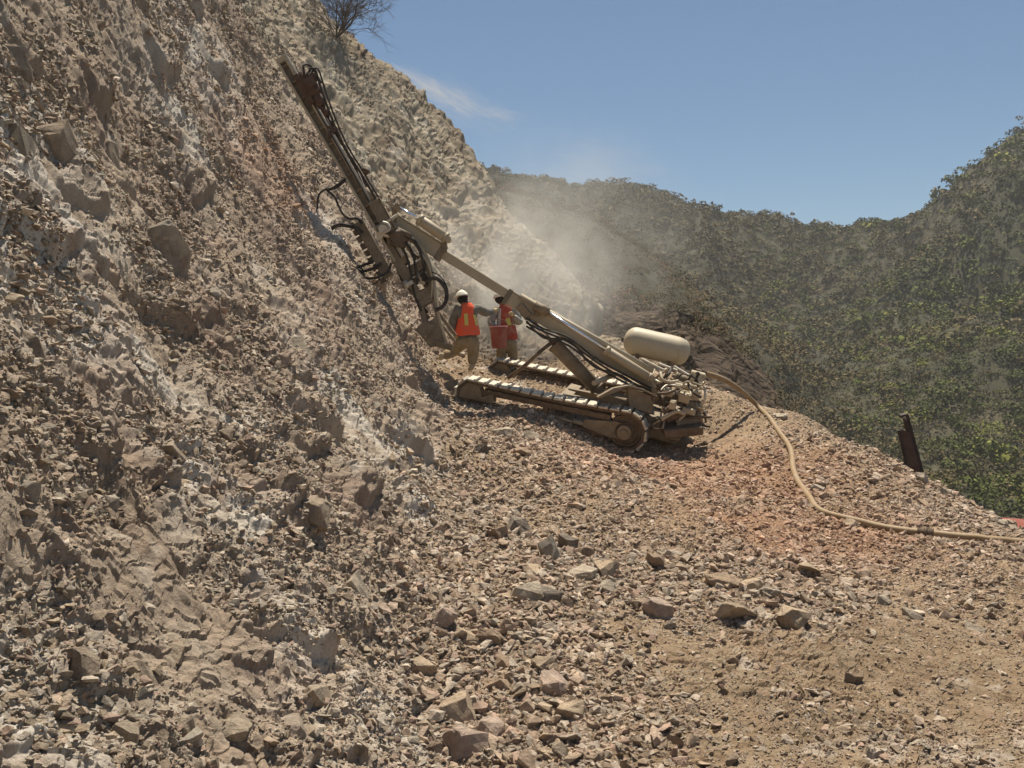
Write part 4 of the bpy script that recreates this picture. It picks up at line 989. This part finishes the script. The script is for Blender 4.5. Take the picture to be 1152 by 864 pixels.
# lower clevis plate and foot
g = MB(); g.prism([P(467, 371, DG - .25), P(477, 361, DG - .25), P(489, 366, DG - .25), P(482, 377, DG - .25), P(474, 379, DG - .25)], y_ * .05)
g.beam(P(474, 376, DG - .2), P(486, 390, DG - .1), .06, .06, ez); g.beam(P(492, 350, DG), P(513, 378, DG + .1), .05, .06, ez); g.beam(P(494, 362, DG - .05), P(512, 384, DG), .04, .05, ez)
g.box(P(497, 388, DG), ex * .22, y_ * .2, ez * .06, .01); g.build('feed_foot', 'drab', rig)
# side rack on the mast's left: lower channel
g = MB(); a = P(403, 250, DM + .05); b = P(437, 312, DM + .02); g.beam(a, b, .14, .17, msd, .006); g.beam(a + msd * .09, b + msd * .09, .2, .02, msd, .003)
g.build('side_channel', 'drab', mast)
r2 = random.Random(5); g = MB()
for k in range(9):
    t = k / 8; p = a.lerp(b, t) - msd * .12; g.box(p, mdir * .05, msd * r2.uniform(.03, .06), y_ * .05, .008)
g.build('coupling', 'brown', mast)
# hose loops left of the mast
def hose(pts, r_, mat='rubber', n=7, D=DM - .1, par=mast, name='hydraulic_hose'):
    g = MB(); g.tube(spline([P(p[0], p[1], p[2] if len(p) > 2 else D) for p in pts], n), r_, 8); return g.build(name, mat, par)
hose([(389,201),(381,207),(373,212),(366,213),(359,219),(357,230),(358,243),(362,256),(367,266),(368,276)], .02)
hose([(388,203),(380,210),(372,213),(368,214),(376,221),(381,232),(386,241),(393,246),(402,246),(407,252)], .022)
hose([(367,266),(373,256),(383,252),(393,254),(402,256),(408,262)], .024)
hose([(369,270),(372,261),(379,255),(390,255),(400,258),(406,266)], .016)
hose([(367,263),(371,272),(376,279),(380,283)], .03)
hose([(356,201),(360,208)], .012)
hose([(420,295),(412,297),(404,300),(398,297),(404,305),(414,304),(424,300),(430,296)], .026)
hose([(398,297),(404,309),(412,313),(425,312),(436,306),(440,296)], .024)
hose([(400,299),(408,303),(408,312)], .016)
hose([(398,302),(404,313),(412,319),(422,319),(427,313)], .014)
hose([(480,316),(489,313),(497,318),(502,327),(502,337),(498,345),(490,349)], .036, par=guide)
hose([(485,306),(493,309),(500,317),(504,327),(503,334)], .010, par=guide)
hose([(459,266),(467,272),(473,284),(477,300),(476,316)], .03, par=guide)
hose([(456,272),(463,282),(467,298),(470,320)], .022, par=guide)
hose([(452,276),(458,290),(462,306),(466,330),(474,350)], .02, par=guide)
hose([(470,280),(481,296),(486,315),(485,335)], .018, par=guide, mat='beige')

# ---------------- tank
tA_ = P(702, 381, 18.2); tB_ = P(776, 398, 17.9); td = (tB_ - tA_).normalized(); TR = .29
g = MB(); prof = [(0, .02), (.02, .12), (.06, .20), (.12, .255), (.19, .285), (.26, TR)]
Lt = (tB_ - tA_).length; pp = [(a, r_) for a, r_ in prof] + [(Lt - a, r_) for a, r_ in reversed(prof)]
g.tube([tA_ + td * a for a, r_ in pp], [r_ for a, r_ in pp], 36, cap=True)
tank = g.build('air_tank', 'tank', rig)
for a in (.26, Lt - .26):
    g = MB(); ring = [tA_ + td * a + (y_ * math.cos(k * math.pi / 18) + td.cross(y_) * math.sin(k * math.pi / 18)) * (TR + .003) for k in range(36)]; g.tube(ring, .006, 6, closed=True); g.build('weld_seam', 'tank', tank)
up_t = -td.cross(y_) if (-td.cross(y_)).z > 0 else td.cross(y_)
g = MB(); q = tA_ + td * (Lt - .22) + up_t * TR; g.cyl(q, q + up_t * .06, .05, 12); g.cyl(q + up_t * .05, q + up_t * .09, .07, 10); g.build('valve', 'brown', tank)
g = MB(); g.cyl(tA_ - td * .05, tA_ + td * .03, .03, 10); g.build('drain_plug', 'brown', tank)
for a in (.6, 1.05): g = MB(); g.beam(tA_ + td * (a - .04) + up_t * (TR + .01), tA_ + td * (a + .04) + up_t * (TR + .01), .1, .02, up_t); g.build('lifting_lug', 'brown', tank)
g = MB()
for a in (.35, Lt - .35):
    q = tA_ + td * a; g.beam(q - up_t * (TR * .85), q - up_t * (TR + .42), .34, .06, td); 
g.beam(tA_ + td * .2 - up_t * (TR + .12), tB_ - td * .1 - up_t * (TR + .12), .3, .06, up_t); g.build('tank_cradle', 'brown', tank)

# ---------------- rear engine: valve banks, motors, hoses
r3 = random.Random(21); rear = Lc(LEN + .15, GA / 2, .62)
g = MB(); g.box(Lc(LEN + .2, GA / 2, .55), ex * .42, ey * .75, ez * .10, .02); g.box(Lc(LEN + .2, GA / 2 - .35, .36), ex * .34, ey * .35, ez * .13, .05); g.box(Lc(LEN + .48, GA / 2 - .3, .45), ex * .1, ey * .5, ez * .1, .02)
g.build('rear_deck', 'drab', rig)
def RP(px, py, D=16.0): return P(px, py, D)
mot = [((745,452),(765,446),.13,16.1),((762,478),(786,470),.14,15.9),((750,470),(772,462),.09,15.8),((771,455),(786,458),.10,15.9),((742,436),(757,430),.08,16.3),((760,424),(775,430),.09,16.6),((748,462),(757,458),.06,15.7)]
for k, (a, b, r_, D) in enumerate(mot):
    g = MB(); A, B = RP(*a, D), RP(*b, D); g.cyl(A, B, r_, 18, bev=.015); d = (B - A).normalized(); g.cyl(A - d * .02, A + d * .03, r_ * 1.15, 18); g.cyl(B - d * .02, B + d * .03, r_ * 1.12, 18); g.cyl(A - d * .07, A, r_ * .4, 12)
    for j in range(6):
        s = d.orthogonal().normalized(); t_ = d.cross(s); a_ = j * 1.047; g.cyl(A - d * .03 + (s * math.cos(a_) + t_ * math.sin(a_)) * r_ * .95, A - d * .0 + (s * math.cos(a_) + t_ * math.sin(a_)) * r_ * .95, .012, 6)
    g.build('air_motor', 'drab' if k % 2 else 'brown', rig)
vb = MB()
for (x_, y2, sx, sz, D) in ((785,422,.13,.06,16.3),(770,447,.1,.08,15.8),(752,441,.09,.06,15.9),(783,444,.07,.09,15.9),(775,462,.12,.05,15.75),(757,455,.06,.07,15.7),(768,434,.14,.04,16.1),(788,460,.05,.1,15.9),(779,435,.1,.05,16.0)):
    vb.box(RP(x_, y2, D), ex * sx, ey * r3.uniform(.06, .14), ez * sz, .012)
vb.build('valve_bank', 'beige', rig)
g = MB(); g.prism([RP(778,420,16.0), RP(789,423,16.0), RP(792,433,16.0), RP(779,428,16.0)], y_ * .3); g.build('control_box', 'tank', rig)
cols_ = ['beige', 'worn', 'rubber', 'worn', 'brown', 'beige']
for k in range(34):
    x0 = r3.uniform(736, 790); y0 = r3.uniform(412 + (x0 - 736) * .2, 475); pts = [(x0, y0)]; a_ = r3.uniform(0, 6.28); D = r3.uniform(15.6, 16.2)
    for j in range(r3.randint(2, 4)):
        a_ += r3.uniform(-1.3, 1.3); x0 += 9 * math.cos(a_); y0 += 8 * math.sin(a_); x0 = min(max(x0, 734), 794); y0 = min(max(y0, 410 + (x0 - 736) * .2), 482); pts.append((x0, y0, D + r3.uniform(-.15, .15)))
    hose([(pts[0][0], pts[0][1], D)] + pts[1:], r3.choice((.012, .016, .02, .026)), cols_[k % 6], 5, par=rig, name='control_hose')
hose([(733,424,16.3),(742,430,16.1),(748,427,16),(756,431,15.9),(764,436,15.9),(772,432,15.9)], .022, 'worn', par=rig, name='control_hose')
hose([(791,430,15.8),(793,440,15.7),(792,452,15.7),(787,460,15.8)], .02, 'worn', par=rig, name='control_hose')
for (a, b) in (((722,404),(752,419)),((741,409),(762,417)),((758,412),(778,424)),((730,410),(745,420)),((772,470),(801,469)),((788,478),(799,480)),((745,474),(763,466))):
    g = MB(); A = RP(*a, 16.4 if a[1] < 430 else 15.8); B = RP(*b, 16.2 if a[1] < 430 else 15.7); g.beam(A, B, .05, .04, ez); g.build('lever', 'worn' if a[1] < 430 else 'brown', rig)
g = MB(); ring = [(744,472),(752,467),(762,463),(771,466)]
g.tube(spline([RP(x_, y2, 15.6) for x_, y2 in ring], 5), .035, 10); g.build('tow_hook', 'beige', rig)
g = MB(); g.beam(RP(745, 484, 15.8), RP(788, 480, 15.8), .5, .16, ez, .02); g.build('bumper', 'brown', rig)

# ------------------------------------------------------------------ workers
def cloth(name, colr, var=.3, dustc=(.36, .30, .22), dust=.3, rough=.9):
    m, n, b = nodemat(name); g_ = n.nodes.new('ShaderNodeNewGeometry')
    a = N(n, 'ShaderNodeTexNoise', Scale=9, Detail=5); n.links.new(g_.outputs['Position'], a.inputs['Vector'])
    c = mix(n, ramp(n, a.outputs[0], [(.4, (0, 0, 0)), (.65, (dust,) * 3)]), colr, dustc); n.links.new(c, b.inputs['Base Color']); b.inputs['Roughness'].default_value = rough
    a2 = N(n, 'ShaderNodeTexNoise', Scale=16, Detail=3); n.links.new(g_.outputs['Position'], a2.inputs['Vector'])
    bu = N(n, 'ShaderNodeBump', Strength=.6, Distance=.03); n.links.new(a2.outputs[0], bu.inputs['Height']); n.links.new(bu.outputs[0], b.inputs['Normal'])
    return m
CL = dict(skin=cloth('skin', (.26, .14, .085), dust=.1, rough=.6), shirt=cloth('grey_shirt', (.14, .135, .12)), vest=cloth('orange_vest', (.85, .11, .045), dust=.22),
          stripe=cloth('yellow_reflective_tape', (.62, .58, .16), dust=.2, rough=.4), trouser=cloth('khaki_trousers', (.27, .20, .11), dust=.5), boot=cloth('dusty_boots', (.42, .35, .24), dust=.6),
          helmet=cloth('white_helmet', (.78, .74, .62), dust=.15, rough=.35), dark=cloth('dark_cloth', (.045, .045, .055), dust=.2), glove=cloth('pale_glove', (.5, .40, .22), dust=.3),
          vest2=cloth('dusty_red_vest', (.42, .07, .04), dust=.45), white=cloth('pale_tape', (.62, .60, .55), dust=.2, rough=.5), shirt2=cloth('pale_grey_shirt', (.28, .27, .24)),
          bucket=paint('dusty_red_plastic', (.24, .05, .04), .5, 0, .5, (.34, .2, .16)), hair=cloth('black_hair', (.02, .017, .015), dust=.05))
def skin(name, J, E, mat, parent, lvl=2, root=None):
    me = bpy.data.meshes.new(name); names = list(J); me.from_pydata([J[k][0] for k in names], [(names.index(a), names.index(b)) for a, b in E], [])
    o = bpy.data.objects.new(name, me); C.objects.link(o); me.materials.append(CL[mat])
    sk = o.modifiers.new('skin', 'SKIN'); sv = me.skin_vertices if me.skin_vertices else None
    if not me.skin_vertices:
        bm = bmesh.new(); bm.from_mesh(me); bm.verts.layers.skin.verify(); bm.to_mesh(me); bm.free()
    for i, k in enumerate(names):
        r_ = J[k][1]; me.skin_vertices[0].data[i].radius = r_ if isinstance(r_, tuple) else (r_, r_); me.skin_vertices[0].data[i].use_root = (k == (root or names[0]))
    sk.use_smooth_shade = True
    sb = o.modifiers.new('sub', 'SUBSURF'); sb.levels = lvl; sb.render_levels = lvl
    # bake to a plain mesh
    bpy.context.view_layer.update(); dg = bpy.context.evaluated_depsgraph_get(); m2 = bpy.data.meshes.new_from_object(o.evaluated_get(dg)); o.modifiers.clear(); o.data = m2; m2.name = name
    for p in m2.polygons: p.use_smooth = True
    if parent is not None: o.parent = parent; m2.transform(Matrix.Translation(-parent.location))
    return o
def place(o, parent): o.parent = parent
def worker(label, D, j, vest='vest', shirt='shirt', back_tapes=(), face=Vector((-.5, 1, 0)), head_r=.105):
    """j: joint -> (px, py, depth offset)"""
    Q = {k: P(v[0], v[1], D + (v[2] if len(v) > 2 else 0)) for k, v in j.items()}
    root = empty('person', (Q['pelvis'].x, Q['pelvis'].y, min(Q['footL'].z, Q['footR'].z)), label, 'person', 'drill crew')
    mid = Q['pelvis'].lerp(Q['chest'], .5)
    E = [('pelvis','mid'),('mid','chest'),('chest','neck'),('neck','head'),('head','crown'),('chest','shL'),('shL','elL'),('elL','haL'),('chest','shR'),('shR','elR'),('elR','haR'),
         ('pelvis','hipL'),('hipL','knL'),('knL','footL'),('footL','toeL'),('pelvis','hipR'),('hipR','knR'),('knR','footR'),('footR','toeR')]
    hd = Q['head']; fd = face.normalized()
    toe = lambda f: f + Vector((fd.x, fd.y, 0)).normalized() * .14 - Vector((0, 0, .02))
    J = dict(pelvis=(Q['pelvis'], (.15, .115)), mid=(mid, (.135, .105)), chest=(Q['chest'], (.16, .12)), neck=(Q['neck'], .055), head=(hd, (.078, .09)), crown=(hd + Vector((0, 0, .09)), (.07, .08)))
    for s in 'LR':
        J['sh' + s] = (Q['sh' + s], .062); J['el' + s] = (Q['el' + s], .045); J['ha' + s] = (Q['ha' + s], .032)
        J['hip' + s] = (Q['hip' + s], .092); J['kn' + s] = (Q['kn' + s], .062); J['foot' + s] = (Q['foot' + s], .045); J['toe' + s] = (toe(Q['foot' + s]), .035)
    skin('body', J, E, 'skin', root)
    g = lambda k, r_, f=1: (J[k][0], r_)
    S = dict(mid=(mid, (.155, .125)), chest=(Q['chest'], (.18, .14)), nk=(Q['neck'].lerp(Q['chest'], .35), .085)); 
    for s in 'LR': S['sh' + s] = (Q['sh' + s], .105); S['el' + s] = (Q['el' + s], .095); S['wr' + s] = (Q['el' + s].lerp(Q['ha' + s], .82), .075)
    skin('shirt', S, [('mid','chest'),('chest','nk'),('chest','shL'),('shL','elL'),('elL','wrL'),('chest','shR'),('shR','elR'),('elR','wrR')], shirt, root)
    T = dict(pelvis=(Q['pelvis'], (.24, .18)), waist=(mid.lerp(Q['pelvis'], .45), (.22, .17)))
    for s in 'LR': T['hip' + s] = (Q['hip' + s], .15); T['kn' + s] = (Q['kn' + s], .115); T['an' + s] = (Q['kn' + s].lerp(Q['foot' + s], .85), .095)
    skin('trousers', T, [('pelvis','waist'),('pelvis','hipL'),('hipL','knL'),('knL','anL'),('pelvis','hipR'),('hipR','knR'),('knR','anR')], 'trouser', root)
    V = dict(lo=(mid.lerp(Q['pelvis'], .55), (.185, .15)), mid=(mid, (.18, .15)), chest=(Q['chest'], (.195, .155)), up=(Q['chest'].lerp(Q['neck'], .45), (.15, .12)))
    def loft(name, rows, mat, n=28, op=None):
        bm = bmesh.new(); R_ = []
        for (c_, sv_, hw, hdp, sh_) in rows:
            dv = Vector((0, 0, 1)).cross(sv_).normalized(); R_.append([bm.verts.new(c_ + sv_ * hw * math.copysign(abs(math.cos(a)) ** .8, math.cos(a)) + dv * hdp * math.sin(a) - Vector((0, 0, 1)) * sh_ * math.cos(a) ** 2 + Vector((0, 0, .006 * math.sin(a * 7)))) for a in [2 * math.pi * k / n for k in range(n)]])
        for A_2, B_2 in zip(R_[:-1], R_[1:]):
            for k in range(n): f = bm.faces.new((A_2[k], A_2[(k + 1) % n], B_2[(k + 1) % n], B_2[k])); f.smooth = True
        if op: bm.faces.new(R_[-1])
        bmesh.ops.recalc_face_normals(bm, faces=bm.faces); me = bpy.data.meshes.new(name); bm.to_mesh(me); bm.free(); me.materials.append(CL[mat]); o = bpy.data.objects.new(name, me); C.objects.link(o); o.parent = root; me.transform(Matrix.Translation(-root.location)); return o
    sv = (Q['shR'] - Q['shL']).normalized(); top = (Q['shL'] + Q['shR']) / 2; hip = Q['pelvis']; ln_ = lambda t: top.lerp(hip, t)
    sh_w = (Q['shR'] - Q['shL']).length / 2
    loft('shirt_body', [(ln_(-.22), sv, .06, .06, 0), (ln_(-.12), sv, .11, .09, .01), (ln_(0), sv, sh_w - .01, .12, .03), (ln_(.2), sv, .2, .13, 0), (ln_(.5), sv, .185, .125, 0), (ln_(.8), sv, .18, .125, 0), (ln_(1.0), sv, .19, .13, 0)], shirt)
    ve = loft('vest', [(ln_(-.17), sv, .085, .085, .01), (ln_(-.08), sv, .15, .125, .035), (ln_(.06), sv, .17, .145, .02), (ln_(.25), sv, .185, .155, 0), (ln_(.5), sv, .21, .165, 0), (ln_(.68), sv, .235, .175, 0), (ln_(.80), sv, .25, .185, 0), (ln_(.9), sv, .24, .18, 0)], vest)
    for s in 'LR':
        B = dict(a=(Q['foot' + s] + Vector((0, 0, .10)), .062), b=(Q['foot' + s], .06), c=(toe(Q['foot' + s]), .045)); skin('boot', B, [('a','b'),('b','c')], 'boot', root)
        # gloved hand: palm and five separate fingers
        h = Q['ha' + s]; d = (h - Q['el' + s]).normalized(); sd_ = d.cross(Vector((0, 1, .2))).normalized(); nn_ = d.cross(sd_)
        g_ = MB(); g_.tube([h - d * .03, h + d * .02, h + d * .07, h + d * .085], [.028, .036, .038, .02], 10)
        for k in range(4):
            o_ = sd_ * (-.03 + .02 * k); L_ = (.06, .07, .075, .06)[k]; g_.tube([h + d * .06 + o_, h + d * (.06 + L_ * .6) + o_ + nn_ * .012, h + d * (.06 + L_) + o_ + nn_ * .04], [.012, .011, .009], 7)
        g_.tube([h + d * .01 - sd_ * .03, h + d * .04 - sd_ * .06 + nn_ * .01, h + d * .07 - sd_ * .065 + nn_ * .03], [.014, .012, .009], 7)
        g_.build('glove', CL['glove'], root)
    # helmet with brim
    up = (hd - Q['neck']).normalized(); up = (up + Vector((0, 0, 1))).normalized(); f2 = (fd - up * fd.dot(up)).normalized(); sdv = f2.cross(up)
    bm = bmesh.new(); bmesh.ops.create_uvsphere(bm, u_segments=24, v_segments=14, radius=1)
    bmesh.ops.delete(bm, geom=[v for v in bm.verts if v.co.z < -.08], context='VERTS')
    for v in bm.verts:
        x_, y2, z_ = v.co; rr = head_r * 1.22; k = 1 + .05 * (abs(x_) < .12 and z_ > .2)
        fr = max(0, y2) if z_ < .12 else 0
        v.co = hd + up * (.035 + z_ * rr * 1.05 * k) + sdv * x_ * rr * .95 * (1 + (.12 if z_ < .02 else 0)) + f2 * y2 * rr * 1.12 * (1 + (.10 if z_ < .02 else 0) + fr * .3)
    me = bpy.data.meshes.new('helmet'); bm.to_mesh(me); bm.free(); me.materials.append(CL['helmet'])
    for p in me.polygons: p.use_smooth = True
    o = bpy.data.objects.new('helmet', me); C.objects.link(o); so_ = o.modifiers.new('t', 'SOLIDIFY'); so_.thickness = .006; o.parent = root; me.transform(Matrix.Translation(-root.location))
    g_ = MB(); b0 = hd - up * .03; g_.tube([b0 - up * .07 - f2 * .03, b0 - up * .02 - f2 * .02, b0 + up * .05 - f2 * .012], [.062, .10, .107], 14); g_.build('hair', CL['hair'], root)
    # face: nose, eyes, mouth, ears
    fc = hd + f2 * .082; g_ = MB(); g_.tube([fc + up * .01, fc + f2 * .03 - up * .03, fc - up * .045], [.01, .018, .01], 6); g_.build('nose', CL['skin'], root)
    for s in (-1, 1): g_ = MB(); q = hd + sdv * .095 * s - up * .015; g_.tube([q - up * .03, q, q + up * .03], [.01, .018, .012], 8); g_.build('ear', CL['skin'], root)
    for s in (-1, 1): g_ = MB(); q = fc + sdv * .035 * s + up * .012; g_.tube([q - sdv * .016, q, q + sdv * .016], [.004, .010, .004], 8); g_.build('eye', CL['dark'], root)
    g_ = MB(); q = fc - up * .07; g_.tube([q - sdv * .025, q + f2 * .006, q + sdv * .025], [.004, .008, .004], 6); g_.build('mouth', CL['dark'], root)
    # tapes lie on the vest surface: small conforming patches found by ray from behind
    from mathutils.bvhtree import BVHTree
    vt = [v.co + root.location for v in ve.data.vertices]; bt = BVHTree.FromPolygons(vt, [p.vertices[:] for p in ve.data.polygons])
    for (x0, y0, x1, y1, wpx, mt) in back_tapes:
        bmt = bmesh.new(); rows = []
        nx_ = math.hypot(x1 - x0, y1 - y0); dx, dy = (x1 - x0) / nx_, (y1 - y0) / nx_
        for i in range(9):
            row = []
            for k in (-1, -.33, .33, 1):
                px = x0 + (x1 - x0) * i / 8 - dy * k * wpx / 2; py = y0 + (y1 - y0) * i / 8 + dx * k * wpx / 2
                dr = vdir(px, py); r_ = bt.ray_cast(dr * (D - 1.5), dr)
                row.append(bmt.verts.new((r_[0] + r_[1] * .006 if r_[0] else P(px, py, D)) - root.location) if r_[0] else None)
            rows.append(row)
        for i in range(8):
            for k in range(3):
                q = (rows[i][k], rows[i][k + 1], rows[i + 1][k + 1], rows[i + 1][k])
                if all(q): bmt.faces.new(q)
        me = bpy.data.meshes.new('reflective_tape'); bmt.to_mesh(me); bmt.free(); me.materials.append(CL[mt]); o = bpy.data.objects.new('reflective_tape', me); C.objects.link(o); o.parent = ve
        m_ = o.modifiers.new('t', 'SOLIDIFY'); m_.thickness = .004; m_.offset = 0
    return root, Q
w1, Q1 = worker('worker in a bright orange vest and white helmet, back turned, leaning near the drill mast', 17.45,
    dict(pelvis=(526,381), chest=(525,357), neck=(522,342), head=(520,336,.03), shL=(514,347,-.02), elL=(508,366,.0), haL=(513,377,.15), shR=(537,346,.05), elR=(547,352,.3), haR=(556,349,.6),
         hipL=(519,386), knL=(509,396,.15), footL=(497,402,-.05), hipR=(533,386), knR=(532,401,.05), footR=(531,414,0)),
    back_tapes=((524,353,525,366,4,'stripe'), (534,354,537,366,4,'stripe')))
w2, Q2 = worker('worker in a dusty red vest, half hidden by the boom, holding a red bucket', 19.1,
    dict(pelvis=(570,386), chest=(569,357), neck=(565,343), head=(562,336), shL=(558,348,-.05), elL=(552,362,-.1), haL=(556,370,-.25), shR=(579,348,0), elR=(585,364,-.05), haR=(576,354,-.35),
         hipL=(565,391), knL=(564,404), footL=(563,418), hipR=(576,391), knR=(577,404), footR=(578,418)),
    vest='vest2', shirt='shirt2', back_tapes=((562,347,561,366,4,'white'), (577,347,579,366,4,'white'), (571,358,573,366,5,'stripe')), face=Vector((-.3, 1, 0)))
# the red bucket held against the hip
bk = empty('bucket', P(562, 393, 18.75), 'dusty red plastic bucket held by the worker behind the boom', 'bucket')
a_, b_ = P(562, 392, 18.7), P(561, 367, 18.7); ax = (b_ - a_)
g = MB(); g.tube([a_ + ax * t for t in (0, .03, .85, .87, 1.0, 1.02, .98, .06)], [.14, .16, .185, .195, .195, .185, .17, .15], 28, cap=True); bo = g.build('bucket_body', CL['bucket'], bk)
g = MB(); g.tube(spline([b_ + Vector((-.2, 0, -.02)), b_ + Vector((-.14, -.05, .10)), b_ + Vector((0, -.06, .15)), b_ + Vector((.14, -.05, .10)), b_ + Vector((.2, 0, -.02))], 6), .008, 6); g.build('handle', 'brown', bk)

# ------------------------------------------------------------------ air hose lying over the bench
hp_ = [(786,421,16.4,None),(800,423,16.5,.0),(815,429,16.7,None),(832,440,16.9,None)]
pts = [P(786, 420, 16.5), P(800, 423, 16.6), P(816, 429, 16.8)]
for (px, py) in ((834,441),(852,457),(868,474),(880,492),(888,510),(893,530),(899,548),(909,565),(924,577),(945,584),(970,591),(1000,597),(1040,602),(1080,606),(1120,610),(1152,613),(1190,617),(1230,622)):
    h = hit(px, py)
    if h is None: h = P(px, py, pts[-1].y)
    if px < 845: h = P(px, py, 17.0)
    pts.append(h)
# smooth depth jitter from stones
arr = np.array([tuple(p) for p in pts]); sm = arr.copy()
for i in range(4, len(arr) - 1): sm[i] = (arr[i - 1] + 2 * arr[i] + arr[i + 1]) / 4
HR = .046
pts = [Vector(p) + Vector((0, 0, HR * .5)) for p in sm]
sp = spline(pts, 10)
for i in range(22, len(sp)):
    z = drop(sp[i].x, sp[i].y) if i % 1 == 0 else 0
    sp[i].z = max(sp[i].z, z + HR * .4) if sp[i].z - z < .1 else (z + HR * .5 if i > 55 else sp[i].z)
arr = np.array([tuple(p) for p in sp]); _k = np.arange(len(arr)); arr[:, 0] += np.where(_k > 60, .035 * np.sin(_k * .21) + .02 * np.sin(_k * .093 + 1), 0)
for _ in range(6): arr[1:-1] = (arr[:-2] + 2 * arr[1:-1] + arr[2:]) / 4
hs = empty('air_hose', tuple(arr[60]), 'thick tan air hose running from the drill rig across the bench to the right edge', 'hose')
g = MB(); g.tube([Vector(p) for p in arr], HR, 14); hose_o = g.build('hose_line', 'hose', hs)
g = MB(); A = Vector(arr[0]); d = (Vector(arr[6]) - A).normalized(); g.cyl(A - d * .08, A + d * .14, HR * 1.35, 16); g.cyl(A + d * .04, A + d * .07, HR * 1.7, 16); g.build('coupling', 'brown', hs)
for i in (150,):
    g = MB(); A = Vector(arr[i]); d = (Vector(arr[i + 2]) - A).normalized(); g.cyl(A - d * .09, A + d * .09, HR * 1.25, 16); g.cyl(A - d * .02, A + d * .02, HR * 1.5, 16); g.build('coupling', 'brown', hs)

# ------------------------------------------------------------------ rusty steel mast of something standing below the crest
Dp = 16.2
po = empty('steel_post', P(1022, 545, Dp), 'dark rusty steel post leaning behind the crest on the right', 'post')
g = MB(); g.beam(P(1018, 466, Dp), P(1040, 548, Dp), .11, .06, y_, .008); g.build('post_rail', 'black', po)
g = MB(); g.prism([P(1011, 487, Dp - .05), P(1014, 484, Dp - .05), P(1023, 486, Dp - .05), P(1034, 522, Dp - .05), P(1037, 545, Dp - .05), P(1021, 545, Dp - .05), P(1019, 515, Dp - .05)], y_ * .06); g.build('post_plate', 'rusty', po)
g = MB(); g.beam(P(1011, 484, Dp - .08), P(1020, 524, Dp - .08), .04, .05, y_, .004); g.build('post_edge', 'black', po)
g = MB(); g.beam(P(1012, 468, Dp - .05), P(1021, 466, Dp - .05), .1, .05, ez, .006); g.cyl(P(1017, 469, Dp - .12), P(1020, 482, Dp - .12), .03, 10); g.build('post_cap', 'black', po)
g = MB(); g.prism([P(1008, 531, Dp - .1), P(1016, 521, Dp - .1), P(1022, 525, Dp - .1), P(1022, 540, Dp - .1), P(1010, 540, Dp - .1)], y_ * .2); g.build('post_foot', 'black', po)
# red sheet metal at the right edge
MT['red'] = paint('faded_red_paint', (.2, .032, .014), .6, 0, .25)
Dr = 13.6
rb = empty('metal_hood', P(1160, 608, Dr), 'orange red sheet metal hood showing just over the crest at the right edge', 'metal hood')
g = MB(); g.prism([P(1133, 600, Dr), P(1139, 595, Dr), P(1150, 593, Dr), P(1230, 599, Dr), P(1235, 640, Dr), P(1131, 640, Dr)], y_ * .9); g.build('hood_shell', 'red', rb)
g = MB(); g.beam(P(1139, 596, Dr - .01), P(1230, 601, Dr - .01), .03, .03, ez, .003); g.build('hood_trim', 'red', rb)

# ------------------------------------------------------------------ bare bushes on the skyline of the outcrop
m, n, b = nodemat('grey_bark'); b.inputs['Base Color'].default_value = (.15, .125, .11, 1); b.inputs['Roughness'].default_value = .9
def bare_bush(loc, h, seed, label, nst=7, lean=0):
    r = random.Random(seed); root = empty('bare_shrub', loc, label, 'shrub', 'bare shrubs on the skyline')
    tr, tw = MB(), MB()
    def grow(p, d, L_, rad, lvl):
        n_ = 4; q = p.copy(); pt = [q.copy()]
        for k in range(n_): d = (d + Vector((r.gauss(0, .16), r.gauss(0, .16), r.gauss(0, .1) + .04))).normalized(); q = q + d * L_ / n_; pt.append(q.copy())
        (tr if lvl < 2 else tw).tube(pt, [rad * (1 - .14 * k) for k in range(n_ + 1)], 4, cap=False)
        if lvl < 4:
            for k in range(r.randint(3, 5) if lvl < 3 else 4):
                a = pt[r.randint(1, n_)]; grow(a, (d + Vector((r.gauss(0, .6), r.gauss(0, .6), r.gauss(.05, .45)))).normalized(), L_ * r.uniform(.5, .75), rad * .6, lvl + 1)
    for s in range(nst): grow(Vector(loc) - Vector((0, 0, .1)), Vector((r.gauss(lean, .5), r.gauss(0, .4), 1)).normalized(), h * r.uniform(.3, .5), .02, 0)
    tr.build('trunk', m, root); tw.build('twigs', m, root)
for (px, py, h, sd_, ns_, ln_, lb) in ((378, 40, 3.2, 4, 13, .25, 'leafless grey shrub on the skyline at the top of the outcrop'), (408, 62, .5, 9, 3, .4, 'tiny leafless twig on the skyline below the big leafless shrub')):
    h_ = None
    for dy in range(0, 60, 3):
        h_ = hit(px, py + dy)
        if h_ is not None: break
    bare_bush(tuple(h_), h, sd_, lb, ns_, ln_)
print('skyline ok')
